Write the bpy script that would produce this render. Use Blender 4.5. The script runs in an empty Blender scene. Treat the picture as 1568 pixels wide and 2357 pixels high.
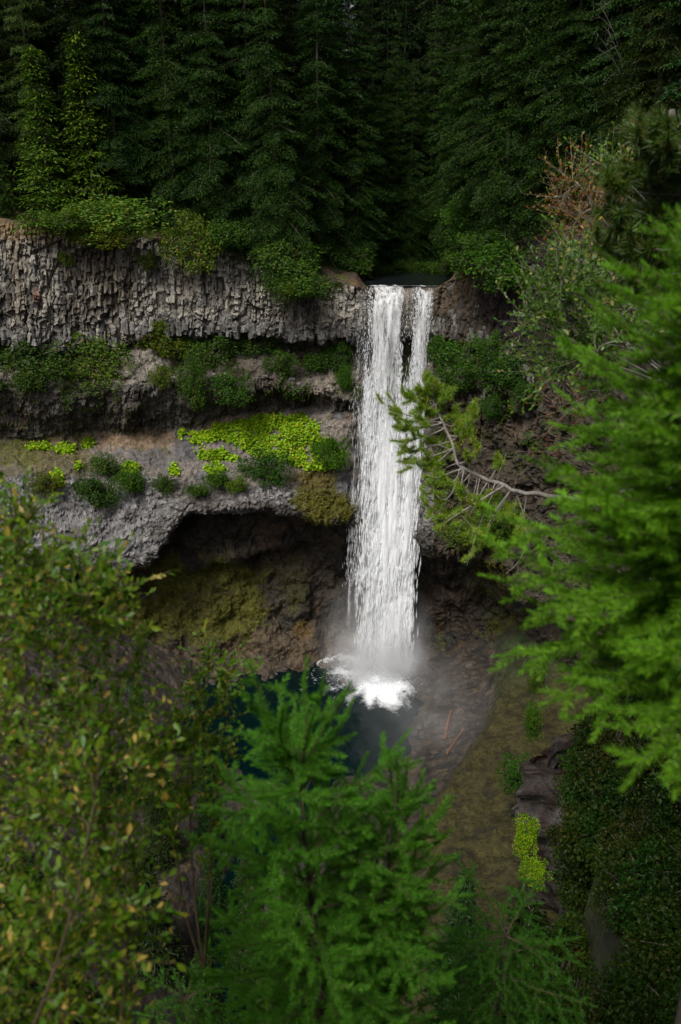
import bpy, math, random
import numpy as np
from mathutils import Vector, Matrix

random.seed(7)
RNG = np.random.default_rng(7)
SC = bpy.context.scene
COL = SC.collection
R = math.radians

# ------------------------------------------------------------------ camera
CAM = np.array([0.0, 0.0, 76.5])
PITCH = R(21.8)
FPX, CX, CY = 1833.0, 784.0, 1178.5          # photo measured on a 1568 x 2357 sheet
cam_data = bpy.data.cameras.new('camera')
cam = bpy.data.objects.new('camera', cam_data)
COL.objects.link(cam)
cam.location = CAM.tolist()
cam.rotation_euler = (R(90) - PITCH, 0, 0)
cam_data.sensor_fit = 'VERTICAL'
cam_data.sensor_height = 36.0
cam_data.lens = 28.0
cam_data.clip_start = 0.05
cam_data.clip_end = 5000
cam_data.dof.use_dof = True
cam_data.dof.focus_distance = 120.0
cam_data.dof.aperture_fstop = 2.3
SC.camera = cam

# ------------------------------------------------------------------ light
SUN_EL, SUN_AZ = R(54), R(210)                # azimuth clockwise from +Y: from behind and left of the camera
world = bpy.data.worlds.new('World')
SC.world = world
world.use_nodes = True
nt = world.node_tree
bg = nt.nodes['Background']
sky = nt.nodes.new('ShaderNodeTexSky')
sky.sky_type = 'NISHITA'
sky.sun_disc = False
sky.sun_elevation = SUN_EL
sky.sun_rotation = SUN_AZ
sky.air_density = 1.0
sky.dust_density = 6.0
sky.ozone_density = 1.0
hsv = nt.nodes.new('ShaderNodeHueSaturation')   # overcast: greyed sky
hsv.inputs['Saturation'].default_value = 0.35
nt.links.new(sky.outputs[0], hsv.inputs['Color'])
nt.links.new(hsv.outputs[0], bg.inputs['Color'])
bg.inputs['Strength'].default_value = 0.05
sun_data = bpy.data.lights.new('sun', 'SUN')
sun = bpy.data.objects.new('sun', sun_data)
COL.objects.link(sun)
sun_data.energy = 1.5
sun_data.angle = R(20)
sun_data.color = (1.0, 0.96, 0.9)
_sd = Vector((math.sin(SUN_AZ) * math.cos(SUN_EL), math.cos(SUN_AZ) * math.cos(SUN_EL), math.sin(SUN_EL)))
sun.rotation_euler = (-_sd).to_track_quat('-Z', 'Y').to_euler()
vs = SC.view_settings
vs.view_transform = 'Standard'
vs.look = 'None'
vs.exposure = 1.5
vs.gamma = 1.0
SC.render.engine = 'CYCLES'
cy = SC.cycles
cy.max_bounces = 6
cy.diffuse_bounces = 3
cy.glossy_bounces = 2
cy.transmission_bounces = 4
cy.transparent_max_bounces = 16
cy.volume_bounces = 1
cy.use_denoising = True
cy.sample_clamp_indirect = 6.0

# ------------------------------------------------------------------ helpers: projection
_c, _s = math.cos(PITCH), math.sin(PITCH)
FWD, UP = np.array([0, _c, -_s]), np.array([0, _s, _c])

def ray(px, py):
    px = np.asarray(px, float); py = np.asarray(py, float)
    xc = (px - CX) / FPX; yc = (CY - py) / FPX
    return np.stack([xc, _c + yc * _s, -_s + yc * _c], -1)

def at(px, py, Y):
    d = ray(px, py)
    return CAM + d * (np.asarray(Y, float) / d[..., 1])[..., None]

def at_dist(px, py, dist):
    d = ray(px, py)
    return CAM + d / np.linalg.norm(d, axis=-1, keepdims=True) * dist

def project(P):
    q = P - CAM
    zc = q @ FWD
    return CX + FPX * q[..., 0] / zc, CY - FPX * (q @ UP) / zc, zc

# ------------------------------------------------------------------ helpers: noise
def hash3(i, j, k, seed):
    h = (i.astype(np.int64) * 374761393 + j.astype(np.int64) * 668265263 + k.astype(np.int64) * 2147483647 + seed * 1274126177) & 0xffffffff
    h = ((h ^ (h >> 13)) * 1274126177) & 0xffffffff
    h = ((h ^ (h >> 16)) * 2246822519) & 0xffffffff
    h = h ^ (h >> 15)
    return (h & 0xffffff).astype(np.float32) / 16777216.0

def vnoise(p, seed=0):
    f = np.floor(p); t = (p - f).astype(np.float32); t = t * t * (3 - 2 * t)
    i, j, k = f[:, 0], f[:, 1], f[:, 2]
    r = 0
    for a in (0, 1):
        wa = t[:, 0] if a else 1 - t[:, 0]
        for b in (0, 1):
            wb = t[:, 1] if b else 1 - t[:, 1]
            for c in (0, 1):
                wc = t[:, 2] if c else 1 - t[:, 2]
                r = r + wa * wb * wc * hash3(i + a, j + b, k + c, seed)
    return r * 2 - 1

def fbm(p, octv=4, seed=0, gain=0.5):
    a, s, r = 1.0, 1.0, 0
    for o in range(octv):
        r = r + a * vnoise(p * s + 17.3 * o, seed + o)
        a *= gain; s *= 2.03
    return r

def worley(p, seed=0, flat=False):
    f = np.floor(p)
    n = len(p)
    F1 = np.full(n, 9.0, np.float32); F2 = np.full(n, 9.0, np.float32); ID = np.zeros(n, np.float32)
    for a in (-1, 0, 1):
        for b in (-1, 0, 1):
            for c in ((0,) if flat else (-1, 0, 1)):
                i, j, k = f[:, 0] + a, f[:, 1] + b, f[:, 2] + c
                dx = i + hash3(i, j, k, seed) - p[:, 0]
                dy = j + hash3(i, j, k, seed + 1) - p[:, 1]
                dz = 0 if flat else k + hash3(i, j, k, seed + 2) - p[:, 2]
                d = np.sqrt(dx * dx + dy * dy + dz * dz).astype(np.float32)
                h = hash3(i, j, k, seed + 3)
                closer = d < F1
                F2 = np.where(closer, F1, np.minimum(F2, d))
                ID = np.where(closer, h, ID)
                F1 = np.where(closer, d, F1)
    return F1, F2, ID

def smooth(a, b, x):
    t = np.clip((x - a) / (b - a), 0, 1)
    return t * t * (3 - 2 * t)

# ------------------------------------------------------------------ helpers: meshes
def make_mesh(name, V, F, mat=None, smooth_shade=False, attrs=None, colors=None):
    V = np.asarray(V, np.float32).reshape(-1, 3); F = np.asarray(F, np.int32)
    me = bpy.data.meshes.new(name)
    nf, k = F.shape
    me.vertices.add(len(V)); me.vertices.foreach_set('co', V.ravel())
    me.loops.add(nf * k); me.loops.foreach_set('vertex_index', F.ravel())
    me.polygons.add(nf)
    me.polygons.foreach_set('loop_start', np.arange(0, nf * k, k, dtype=np.int32))
    me.polygons.foreach_set('loop_total', np.full(nf, k, np.int32))
    me.polygons.foreach_set('use_smooth', np.full(nf, smooth_shade, bool))
    me.update(calc_edges=True)
    for an, av in (attrs or {}).items():
        at_ = me.attributes.new(an, 'FLOAT', 'POINT'); at_.data.foreach_set('value', np.asarray(av, np.float32))
    for cn, cv in (colors or {}).items():
        at_ = me.attributes.new(cn, 'FLOAT_COLOR', 'POINT')
        c4 = np.ones((len(V), 4), np.float32); c4[:, :3] = cv
        at_.data.foreach_set('color', c4.ravel())
    if mat: me.materials.append(mat)
    return me

def link(name, data, parent=None, loc=None, **props):
    o = bpy.data.objects.new(name, data)
    COL.objects.link(o)
    if parent is not None: o.parent = parent
    if loc is not None: o.location = [float(v) for v in loc]
    for k, v in props.items():
        if v is not None: o[k] = v
    return o

def thing(name, label, cat, loc=(0, 0, 0), group=None, rz=0.0, scale=1.0):
    o = link(name, None, None, loc, label=label, category=cat, group=group)
    o.rotation_euler = (0, 0, rz)
    if np.isscalar(scale): o.scale = (scale,) * 3
    else: o.scale = scale
    o.empty_display_size = 0.3
    return o

def tubes(polys, sides=5):
    """polys: list of (pts Nx3, radii N)."""
    Vs, Fs, off = [], [], 0
    ang = np.arange(sides) * 2 * np.pi / sides
    for P, r in polys:
        P = np.asarray(P, float); r = np.asarray(r, float); n = len(P)
        T = np.gradient(P, axis=0); T /= np.linalg.norm(T, axis=1, keepdims=True) + 1e-9
        ref = np.array([0.0, 0.0, 1.0]) if abs(T[:, 2]).mean() < 0.8 else np.array([1.0, 0.0, 0.0])
        A = np.cross(T, ref); A /= np.linalg.norm(A, axis=1, keepdims=True) + 1e-9
        B = np.cross(T, A)
        ring = P[:, None] + r[:, None, None] * (np.cos(ang)[None, :, None] * A[:, None] + np.sin(ang)[None, :, None] * B[:, None])
        Vs.append(ring.reshape(-1, 3))
        i = np.arange(n - 1)[:, None] * sides; j = np.arange(sides)[None]; j2 = (j + 1) % sides
        Fs.append(np.stack([i + j, i + j2, i + sides + j2, i + sides + j], -1).reshape(-1, 4) + off)
        off += n * sides
    return np.concatenate(Vs), np.concatenate(Fs)

def stamp(tv, tf, pos, X, Y, Z, sc=None):
    """copies of a template: axes X,Y,Z (N,3), scales (N,) or (N,3)"""
    N = len(pos)
    M = np.stack([X, Y, Z], -1)
    t = np.asarray(tv, float)[None].repeat(N, 0)
    if sc is not None:
        sc = np.asarray(sc, float)
        t = t * (sc[:, None, :] if sc.ndim == 2 else sc[:, None, None])
    V = np.einsum('nij,nkj->nki', M, t) + pos[:, None]
    F = np.asarray(tf)[None] + (np.arange(N) * len(tv))[:, None, None]
    return V.reshape(-1, 3), F.reshape(-1, len(tf[0]))

def unit(v):
    return v / (np.linalg.norm(v, axis=-1, keepdims=True) + 1e-9)

def frame(d, nrm):
    """axes with Y along d, Z close to nrm"""
    Yv = unit(d); Xv = unit(np.cross(Yv, nrm)); Zv = np.cross(Xv, Yv)
    return Xv, Yv, Zv

def rand_unit(n):
    v = RNG.normal(size=(n, 3)); return unit(v)

# ------------------------------------------------------------------ materials
def new_mat(name):
    m = bpy.data.materials.new(name); m.use_nodes = True
    t = m.node_tree
    for n in list(t.nodes): t.nodes.remove(n)
    out = t.nodes.new('ShaderNodeOutputMaterial')
    return m, t, out

def N(t, kind, **kw):
    n = t.nodes.new(kind)
    for k, v in kw.items():
        if k in n.inputs.keys(): n.inputs[k].default_value = v
        else: setattr(n, k, v)
    return n

def mixrgb(t, a, b, fac, mode='MIX'):
    n = t.nodes.new('ShaderNodeMix'); n.data_type = 'RGBA'; n.blend_type = mode
    for sock, v in ((n.inputs['Factor'], fac), (n.inputs['A'], a), (n.inputs['B'], b)):
        sock = [s for s in n.inputs if s.name == sock.name and (s.type == 'RGBA' if sock.name in 'AB' else s.type == 'VALUE')][0]
        if hasattr(v, 'is_linked'): t.links.new(v, sock)
        elif isinstance(v, (int, float)) and sock.type == 'VALUE': sock.default_value = v
        else: sock.default_value = (*v, 1) if len(v) == 3 else v
    return [s for s in n.outputs if s.type == 'RGBA'][0]

def mmath(t, op, a, b=None, c=None, clamp=False):
    n = t.nodes.new('ShaderNodeMath'); n.operation = op; n.use_clamp = clamp
    for i, v in enumerate((a, b, c)):
        if v is None: continue
        if hasattr(v, 'is_linked'): t.links.new(v, n.inputs[i])
        else: n.inputs[i].default_value = v
    return n.outputs[0]

def ramp(t, fac, stops):
    n = t.nodes.new('ShaderNodeValToRGB')
    while len(n.color_ramp.elements) < len(stops): n.color_ramp.elements.new(0.5)
    for e, (p, c) in zip(n.color_ramp.elements, stops):
        e.position = p; e.color = (*c, 1) if len(c) == 3 else c
    t.links.new(fac, n.inputs[0])
    return n.outputs[0]

def rock_material(name, use_attr=True):
    m, t, out = new_mat(name)
    geo = N(t, 'ShaderNodeNewGeometry')
    n1 = N(t, 'ShaderNodeTexNoise', Scale=1.1, Detail=8.0, Roughness=0.7)
    n2 = N(t, 'ShaderNodeTexNoise', Scale=0.45, Detail=6.0, Roughness=0.65)
    vo = N(t, 'ShaderNodeTexVoronoi', Scale=1.3)
    st = N(t, 'ShaderNodeVectorMath', operation='MULTIPLY'); st.inputs[1].default_value = (1.0, 1.0, 0.22)
    t.links.new(geo.outputs['Position'], st.inputs[0])
    n3 = N(t, 'ShaderNodeTexNoise', Scale=1.6, Detail=6.0, Roughness=0.7)
    t.links.new(st.outputs[0], n3.inputs['Vector'])
    for n in (n1, n2, vo): t.links.new(geo.outputs['Position'], n.inputs['Vector'])
    if use_attr:
        at_ = N(t, 'ShaderNodeAttribute', attribute_name='col'); base = at_.outputs['Color']
        wet = N(t, 'ShaderNodeAttribute', attribute_name='wet').outputs['Fac']
    else:
        oi = N(t, 'ShaderNodeObjectInfo')
        rnd = mmath(t, 'FRACT', mmath(t, 'ADD', oi.outputs['Random'], geo.outputs['Random Per Island']))
        nb_ = N(t, 'ShaderNodeTexNoise', Scale=0.22, Detail=5.0, Roughness=0.6); t.links.new(geo.outputs['Position'], nb_.inputs['Vector'])
        rnd = mmath(t, 'ADD', mmath(t, 'MULTIPLY_ADD', nb_.outputs['Fac'], 1.5, -0.45), mmath(t, 'MULTIPLY_ADD', rnd, 0.36, -0.12), clamp=True)
        base = ramp(t, rnd, [(0.0, (0.06, 0.059, 0.057)), (0.35, (0.115, 0.111, 0.105)), (0.7, (0.185, 0.175, 0.16)), (0.93, (0.24, 0.215, 0.175)), (1.0, (0.14, 0.08, 0.05))])
        wet = None
    v1 = ramp(t, n1.outputs['Fac'], [(0.25, (0.35, 0.34, 0.33)), (0.5, (0.95, 0.95, 0.95)), (0.72, (1.5, 1.47, 1.42))])
    c = mixrgb(t, base, v1, 1.0, 'MULTIPLY')
    v3 = ramp(t, n3.outputs['Fac'], [(0.3, (0.5, 0.48, 0.46)), (0.5, (1, 1, 1)), (0.7, (1.25, 1.2, 1.1))])
    c = mixrgb(t, c, v3, 0.8, 'MULTIPLY')
    b = N(t, 'ShaderNodeBsdfPrincipled')
    b.inputs['Specular IOR Level'].default_value = 0.3
    t.links.new(c, b.inputs['Base Color'])
    if wet is not None:
        t.links.new(mmath(t, 'MULTIPLY_ADD', wet, -0.5, 0.92), b.inputs['Roughness'])
    else: b.inputs['Roughness'].default_value = 0.9
    h = mmath(t, 'ADD', mmath(t, 'MULTIPLY', n1.outputs['Fac'], 0.7), mmath(t, 'MULTIPLY', n3.outputs['Fac'], 0.7))
    h = mmath(t, 'ADD', h, mmath(t, 'MULTIPLY', vo.outputs['Distance'], 0.35))
    bu = N(t, 'ShaderNodeBump', Strength=0.9, Distance=0.45)
    t.links.new(h, bu.inputs['Height']); t.links.new(bu.outputs[0], b.inputs['Normal'])
    t.links.new(b.outputs[0], out.inputs[0])
    return m

def leaf_material(name, ca, cb, cc=None, transl=0.35, gloss=0.06, rough=0.45, use_obj=True):
    """colours vary leaf by leaf; the object's own colour tints the whole plant"""
    m, t, out = new_mat(name)
    geo = N(t, 'ShaderNodeNewGeometry'); oi = N(t, 'ShaderNodeObjectInfo')
    rnd = mmath(t, 'FRACT', mmath(t, 'ADD', geo.outputs['Random Per Island'], mmath(t, 'MULTIPLY', oi.outputs['Random'], 1.0)))
    stops = [(0.0, ca), (0.9 if cc else 1.0, cb)]
    if cc: stops += [(0.95, cc), (1.0, cc)]
    c = ramp(t, rnd, stops)
    no = N(t, 'ShaderNodeTexNoise', Scale=0.35, Detail=3.0)
    t.links.new(geo.outputs['Position'], no.inputs['Vector'])
    c = mixrgb(t, c, ramp(t, no.outputs['Fac'], [(0.3, (0.65, 0.7, 0.6)), (0.7, (1.3, 1.25, 1.2))]), 1.0, 'MULTIPLY')
    if use_obj: c = mixrgb(t, c, oi.outputs['Color'], 1.0, 'MULTIPLY')
    d = N(t, 'ShaderNodeBsdfDiffuse'); tr = N(t, 'ShaderNodeBsdfTranslucent'); g = N(t, 'ShaderNodeBsdfGlossy', Roughness=rough)
    g.inputs['Color'].default_value = (0.9, 0.95, 0.9, 1)
    t.links.new(c, d.inputs['Color']); t.links.new(mixrgb(t, c, (1.1, 1.15, 0.5), 1.0, 'MULTIPLY'), tr.inputs['Color'])
    m1 = N(t, 'ShaderNodeMixShader', Fac=transl); t.links.new(d.outputs[0], m1.inputs[1]); t.links.new(tr.outputs[0], m1.inputs[2])
    m2 = N(t, 'ShaderNodeMixShader', Fac=gloss); t.links.new(m1.outputs[0], m2.inputs[1]); t.links.new(g.outputs[0], m2.inputs[2])
    t.links.new(m2.outputs[0], out.inputs[0])
    return m

def bark_material(name, ca, cb, scale=6.0, island=False):
    m, t, out = new_mat(name)
    geo = N(t, 'ShaderNodeNewGeometry')
    st = N(t, 'ShaderNodeVectorMath', operation='MULTIPLY'); st.inputs[1].default_value = (1.0, 1.0, 0.3)
    t.links.new(geo.outputs['Position'], st.inputs[0])
    n = N(t, 'ShaderNodeTexNoise', Scale=scale, Detail=6.0, Roughness=0.7)
    t.links.new(st.outputs[0], n.inputs['Vector'])
    c = ramp(t, n.outputs['Fac'], [(0.3, ca), (0.65, cb)])
    b = N(t, 'ShaderNodeBsdfPrincipled', Roughness=0.9)
    b.inputs['Specular IOR Level'].default_value = 0.2
    t.links.new(c, b.inputs['Base Color'])
    bu = N(t, 'ShaderNodeBump', Strength=0.6, Distance=0.3 / scale)
    t.links.new(n.outputs['Fac'], bu.inputs['Height']); t.links.new(bu.outputs[0], b.inputs['Normal'])
    t.links.new(b.outputs[0], out.inputs[0])
    return m

M = {}
M['rock'] = rock_material('rock')
M['basalt'] = rock_material('basalt', False)
M['needles_far'] = leaf_material('far_needles', (0.005, 0.018, 0.003), (0.026, 0.056, 0.008), None, 0.22, 0.006)
M['leaf_far'] = leaf_material('shrub_leaves', (0.018, 0.052, 0.004), (0.055, 0.105, 0.009), (0.10, 0.09, 0.015), 0.3, 0.008)
M['cover'] = leaf_material('ground_cover_leaves', (0.13, 0.25, 0.006), (0.22, 0.36, 0.010), (0.33, 0.33, 0.015), 0.3, 0.01)
M['moss'] = leaf_material('moss_tufts', (0.06, 0.065, 0.006), (0.17, 0.175, 0.014), (0.20, 0.15, 0.02), 0.2, 0.0, use_obj=False)
M['moss_dull'] = leaf_material('bank_moss', (0.016, 0.018, 0.003), (0.046, 0.046, 0.007), (0.045, 0.034, 0.012), 0.2, 0.0, use_obj=False)
M['fir'] = leaf_material('fir_needles', (0.038, 0.14, 0.010), (0.080, 0.23, 0.016), None, 0.35, 0.008)
M['pine'] = leaf_material('pine_needles', (0.06, 0.13, 0.010), (0.12, 0.20, 0.018), (0.28, 0.18, 0.012), 0.3, 0.03)
M['willow'] = leaf_material('willow_leaves', (0.035, 0.115, 0.008), (0.115, 0.185, 0.016), (0.33, 0.26, 0.09), 0.4, 0.015, 0.4)
M['autumn'] = leaf_material('autumn_leaves', (0.13, 0.028, 0.010), (0.17, 0.12, 0.018), (0.07, 0.10, 0.02), 0.35, 0.01)
M['bark'] = bark_material('conifer_bark', (0.035, 0.028, 0.022), (0.11, 0.095, 0.08), 3.0)
M['dead'] = bark_material('dead_twigs', (0.09, 0.08, 0.07), (0.19, 0.175, 0.155), 3.0)
M['pale_bark'] = bark_material('pale_bark', (0.07, 0.062, 0.055), (0.22, 0.20, 0.18), 14.0)
M['twig'] = bark_material('brown_twig', (0.05, 0.038, 0.024), (0.12, 0.088, 0.05), 30.0)
M['log'] = bark_material('wet_log', (0.07, 0.03, 0.015), (0.17, 0.08, 0.04), 4.0)

# ================================================================== CLIFF
PX = np.array([-200, 0, 150, 250, 330, 430, 600, 700, 800, 850, 900, 1000, 1050, 1100, 1200, 1300, 1450, 1700], float)
def row(*v): return np.array(v, float)
A_py = row(505, 508, 532, 540, 545, 560, 600, 630, 654, 663, 663, 662, 628, 596, 556, 530, 500, 480)
A_Y = row(112, 115, 117, 117.5, 118, 119, 119, 119, 119.3, 119.5, 119.5, 119, 117.5, 115, 110, 102, 88, 70)
B_py = row(790, 782, 800, 796, 770, 757, 762, 775, 767, 762, 764, 760, 772, 792, 860, 960, 1060, 1200)
B_Y = A_Y - row(2, 2, 1.8, 1.6, 1.5, 2, 2, 1.8, 1.2, 0.2, 0.2, 1.0, 1.3, 1, 1, 1, 1, 1)
C_py = B_py + row(22, 22, 20, 14, 12, 16, 20, 24, 24, 24, 24, 18, 16, 16, 16, 16, 16, 16)
C_Y = B_Y + row(4.5, 4.5, 4, 1.5, 1.2, 3, 5, 5.5, 5, 5, 5, 3, 2.5, 2, 1.5, 1, 1, 1)
D_py = row(900, 890, 912, 905, 885, 905, 875, 890, 905, 905, 905, 890, 910, 935, 985, 1060, 1150, 1300)
D_Y = row(110, 113, 114, 114.5, 115, 115, 116, 117, 118, 119.5, 120, 116, 115, 113, 108, 100, 86, 68)
E_py = row(1000, 1000, 1006, 1003, 1000, 990, 945, 938, 942, 950, 955, 965, 985, 1000, 1045, 1120, 1210, 1360)
E_Y = row(115, 118, 119, 119.5, 120, 120, 120, 120.5, 121, 122.5, 123, 116.5, 115, 112.5, 107, 99, 85, 67)
F_py = row(1100, 1100, 1100, 1100, 1100, 1100, 1112, 1122, 1135, 1140, 1140, 1090, 1105, 1120, 1155, 1220, 1320, 1450)
F_Y = row(106, 109, 110.5, 111.5, 112, 113, 114.2, 115.5, 117.2, 120, 121.5, 115, 113.5, 111, 106, 98, 84, 66)
G_py = row(1330, 1330, 1312, 1308, 1284, 1176, 1166, 1186, 1202, 1212, 1222, 1252, 1262, 1276, 1342, 1420, 1480, 1600)
G_Y = row(103, 105, 106, 107, 107.8, 110, 112, 113.5, 115.6, 118, 119.5, 114, 112.5, 110, 105, 97, 83, 65)
H_py = row(1350, 1350, 1332, 1330, 1312, 1204, 1192, 1210, 1226, 1236, 1246, 1276, 1288, 1304, 1366, 1440, 1500, 1620)
H_Y = row(107, 108, 110, 112, 115, 117, 119, 121, 123, 124.5, 125, 121, 119.5, 117, 111, 100, 84, 66)
H2_py = row(1370, 1370, 1355, 1350, 1330, 1290, 1258, 1243, 1243, 1250, 1262, 1310, 1325, 1342, 1392, 1465, 1530, 1650)
H2_Y = row(107, 108, 111, 113, 116, 117.3, 119.3, 121, 123, 124.3, 125, 121.5, 120, 117.5, 111.5, 100, 84, 66)
I_py = row(1390, 1390, 1375, 1370, 1345, 1310, 1280, 1264, 1263, 1272, 1285, 1340, 1354, 1370, 1412, 1490, 1560, 1690)
I_Y = row(108, 109, 113, 116, 119, 120.5, 123, 124.5, 126, 127, 127.5, 124.5, 123, 121, 114.5, 101.5, 84.5, 66)
I2_py = row(1450, 1450, 1440, 1430, 1412, 1402, 1392, 1390, 1390, 1395, 1400, 1410, 1415, 1422, 1452, 1540, 1650, 1850)
I2_Y = row(110, 111, 114, 116, 118, 119, 122, 124, 125.5, 126.5, 126.8, 124.8, 123.8, 122, 117, 102.5, 84, 65)
J_Y = row(108, 110, 113, 115, 116, 116.5, 118, 120, 122, 123, 123.3, 122.5, 122, 121, 117.5, 103, 84, 63)
J_z = row(1.5, 1.5, 1.5, 1.5, 1.5, 1.5, 1.5, 1.2, 1.0, .8, .8, 1.5, 2.5, 4, 5, 5, 5, 5)

def lay(py, Y): return at(PX, py, Y)
J_x = lay(I2_py, I2_Y)[:, 0] * (J_Y / I2_Y)
J = np.stack([J_x, J_Y, J_z], -1)
K = J + np.array([0, -4.0, -4.5])
LAY = [lay(A_py, A_Y), lay(B_py, B_Y), lay(C_py, C_Y), lay(D_py, D_Y), lay(E_py, E_Y), lay(F_py, F_Y), lay(G_py, G_Y), lay(H_py, H_Y), lay(H2_py, H2_Y), lay(I_py, I_Y), lay(I2_py, I2_Y), J, K]
CTRL = np.stack(LAY, 1)                         # (columns, layers, 3)
nC, nL = CTRL.shape[:2]

def catmull(tab, xs, x):
    """smooth interpolation of tab (n,...) given at xs, evaluated at x"""
    i = np.clip(np.searchsorted(xs, x) - 1, 0, len(xs) - 2)
    h = xs[i + 1] - xs[i]; t = (x - xs[i]) / h
    d = np.zeros_like(tab)
    sl = (tab[1:] - tab[:-1]) / np.diff(xs).reshape(-1, *([1] * (tab.ndim - 1)))
    d[0], d[-1] = sl[0], sl[-1]
    a, b = sl[:-1], sl[1:]
    d[1:-1] = np.where(a * b > 0, 2 * a * b / (a + b + 1e-12 * np.sign(a + b + 1e-30)), 0)
    sh = (-1,) + (1,) * (tab.ndim - 1)
    t = t.reshape(sh); h = h.reshape(sh)
    return ((1 + 2 * t) * (1 - t) ** 2 * tab[i] + t * (1 - t) ** 2 * h * d[i] + t * t * (3 - 2 * t) * tab[i + 1] + t * t * (t - 1) * h * d[i + 1])

us = []
for a, b, ca, cb in zip(PX[:-1], PX[1:], CTRL[:-1, 3], CTRL[1:, 3]):
    step = 0.135 if -100 < a < 1250 else 0.35
    n = max(2, int(np.linalg.norm(cb - ca) / step))
    us.append(np.linspace(a, b, n, endpoint=False))
US = np.concatenate(us + [[PX[-1]]])
COLS = catmull(CTRL, PX, US)                   # (nu, nL, 3)
_arc = np.concatenate([[0], np.cumsum(np.linalg.norm(np.diff(COLS[:, 1], axis=0), axis=1))])
_calm = 1 - 0.8 * smooth(800, 835, US) * (1 - smooth(1005, 1040, US))
def wav(sc_, seed): return fbm(np.stack([_arc / sc_, 0 * _arc + .5, 0 * _arc + .5], -1), 3, seed) * _calm
for k, dz_, dy_, sd_ in ((1, 0.9, 0.8, 1001), (2, 0.9, 1.6, 1001), (3, 1.3, 1.8, 1011), (4, 0.9, 1.2, 1021), (5, 1.2, 1.2, 1031), (6, 0.5, 0.7, 1041), (7, 0.5, 0.9, 1041), (8, 0.6, 0.9, 1051), (10, 1.6, 1.2, 1061), (11, 0.5, 2.4, 1071), (12, 0.3, 2.4, 1071)):
    COLS[:, k, 2] += dz_ * wav(5.0, sd_); COLS[:, k, 1] += dy_ * wav(6.0, sd_ + 5)
vs_ = []
for k in range(nL - 1):
    dist = np.linalg.norm(COLS[:, k + 1] - COLS[:, k], axis=1).mean()
    n = max(3, int(dist / (0.16 if k < nL - 2 else 0.6)))
    vs_.append(k + np.linspace(0, 1, n, endpoint=False))
VSV = np.concatenate(vs_ + [[nL - 1]])
BASE = catmull(np.moveaxis(COLS, 1, 0), np.arange(nL, dtype=float), VSV)   # (nv, nu, 3)
nv, nu = BASE.shape[:2]
Ng = unit(np.cross(np.gradient(BASE, axis=1), np.gradient(BASE, axis=0)))
if (Ng[..., 1] > 0).mean() > 0.5: Ng = -Ng
P0 = BASE.reshape(-1, 3); NR = Ng.reshape(-1, 3)
VV = np.repeat(VSV, nu); UU = np.tile(US, nv)
arc = np.concatenate([[0], np.cumsum(np.linalg.norm(np.diff(COLS[:, 1], axis=0), axis=1))])
ARC = np.tile(arc, nv)
px0, py0, _ = project(P0)
Zc = P0[:, 2]
# zone weights along the profile
def zone(a, b, s=0.08): return smooth(a - s, a + s, VV) * (1 - smooth(b - s, b + s, VV))
z_up, z_ledge, z_mid, z_tal, z_bul, z_cave = zone(-1, 1.5), zone(1.5, 2.9), zone(2.9, 4.0), zone(4.0, 5.0), zone(5.0, 6.4), zone(6.4, 99)
right = smooth(985, 1010, UU)
pn = P0.copy()
big = fbm(pn / 7.0, 3, 3); med = fbm(pn / 2.2, 3, 11); fine = fbm(pn / 0.7, 3, 23)
warp = fbm(pn / 3.0, 2, 31)
# jointed columns: jittered vertical joints, each column broken into blocks of its own length
_cx = (ARC + 0.45 * fbm(np.stack([ARC / 6, Zc / 7, 0 * ARC], -1), 2, 35) + 0.22 * fbm(P0 / 0.9, 2, 36)) / 0.56
def _h1(i, sd): return hash3(i, i * 0 + 3, i * 0 + 7, sd)
_i = np.floor(_cx); _bi = _i + 0.75 * (_h1(_i, 61) - 0.5)
_k = np.where(_cx >= _bi, np.where(_cx >= _i + 1 + 0.75 * (_h1(_i + 1, 61) - 0.5), _i + 1, _i), _i - 1)
_lo = _k + 0.75 * (_h1(_k, 61) - 0.5); _hi = _k + 1 + 0.75 * (_h1(_k + 1, 61) - 0.5)
_ed = np.minimum(_cx - _lo, _hi - _cx)
_len = 0.55 + 1.9 * _h1(_k, 62) ** 2
_zz = (Zc + 9 * _h1(_k, 63) + 0.35 * warp + 0.2 * fine) / _len; _sg = np.floor(_zz); _fz = _zz - _sg
wid = hash3(_k, _sg, _k * 0 + 1, 64)
_tilt = hash3(_k, _sg, _k * 0 + 2, 65) - 0.5
_mid = (_cx - (_lo + _hi) / 2)
joint = 1 - smooth(0.0, 0.16, _ed)
q2 = np.stack([(ARC + 0.5 * warp) / 2.6, (Zc + 1.0 * warp) / 5.0, np.zeros_like(ARC)], -1)
x1, x2, xid = worley(q2, 15, True)
colD = (0.65 + 0.55 * smooth(.45, .95, VV)) * (wid - 0.5) + 0.35 * (_h1(_k, 66) - 0.5) - 0.38 * joint + 0.5 * _tilt * _mid + (0.22 + 0.35 * smooth(.4, .95, VV)) * (0.5 - _fz) + 1.2 * (xid - 0.5) - 0.25 * (1 - smooth(0, .1, x2 - x1))
saw = ((-(Zc + 1.1 * warp) / 2.3 + 2.0 * xid + 0.8 * wid) % 1.0)
colD = colD * 0.95 + 0.15 * (saw ** 1.5 - 0.4) * (0.4 + 0.9 * smooth(0.3, 0.9, VV))
l1, l2, lid = worley(P0 / 0.75, 45)
lumpD = 0.30 * (lid - 0.5) + 0.30 * (0.6 - l1)
s1_, s2_, sid_ = worley(P0 / 0.46, 47)
m1, m2, mid_ = worley(P0 / 2.4, 55)
lumpB = 0.55 * (mid_ - 0.5) + 0.5 * (0.6 - m1)
fade_rim = smooth(0.0, 0.06, VV)
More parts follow.
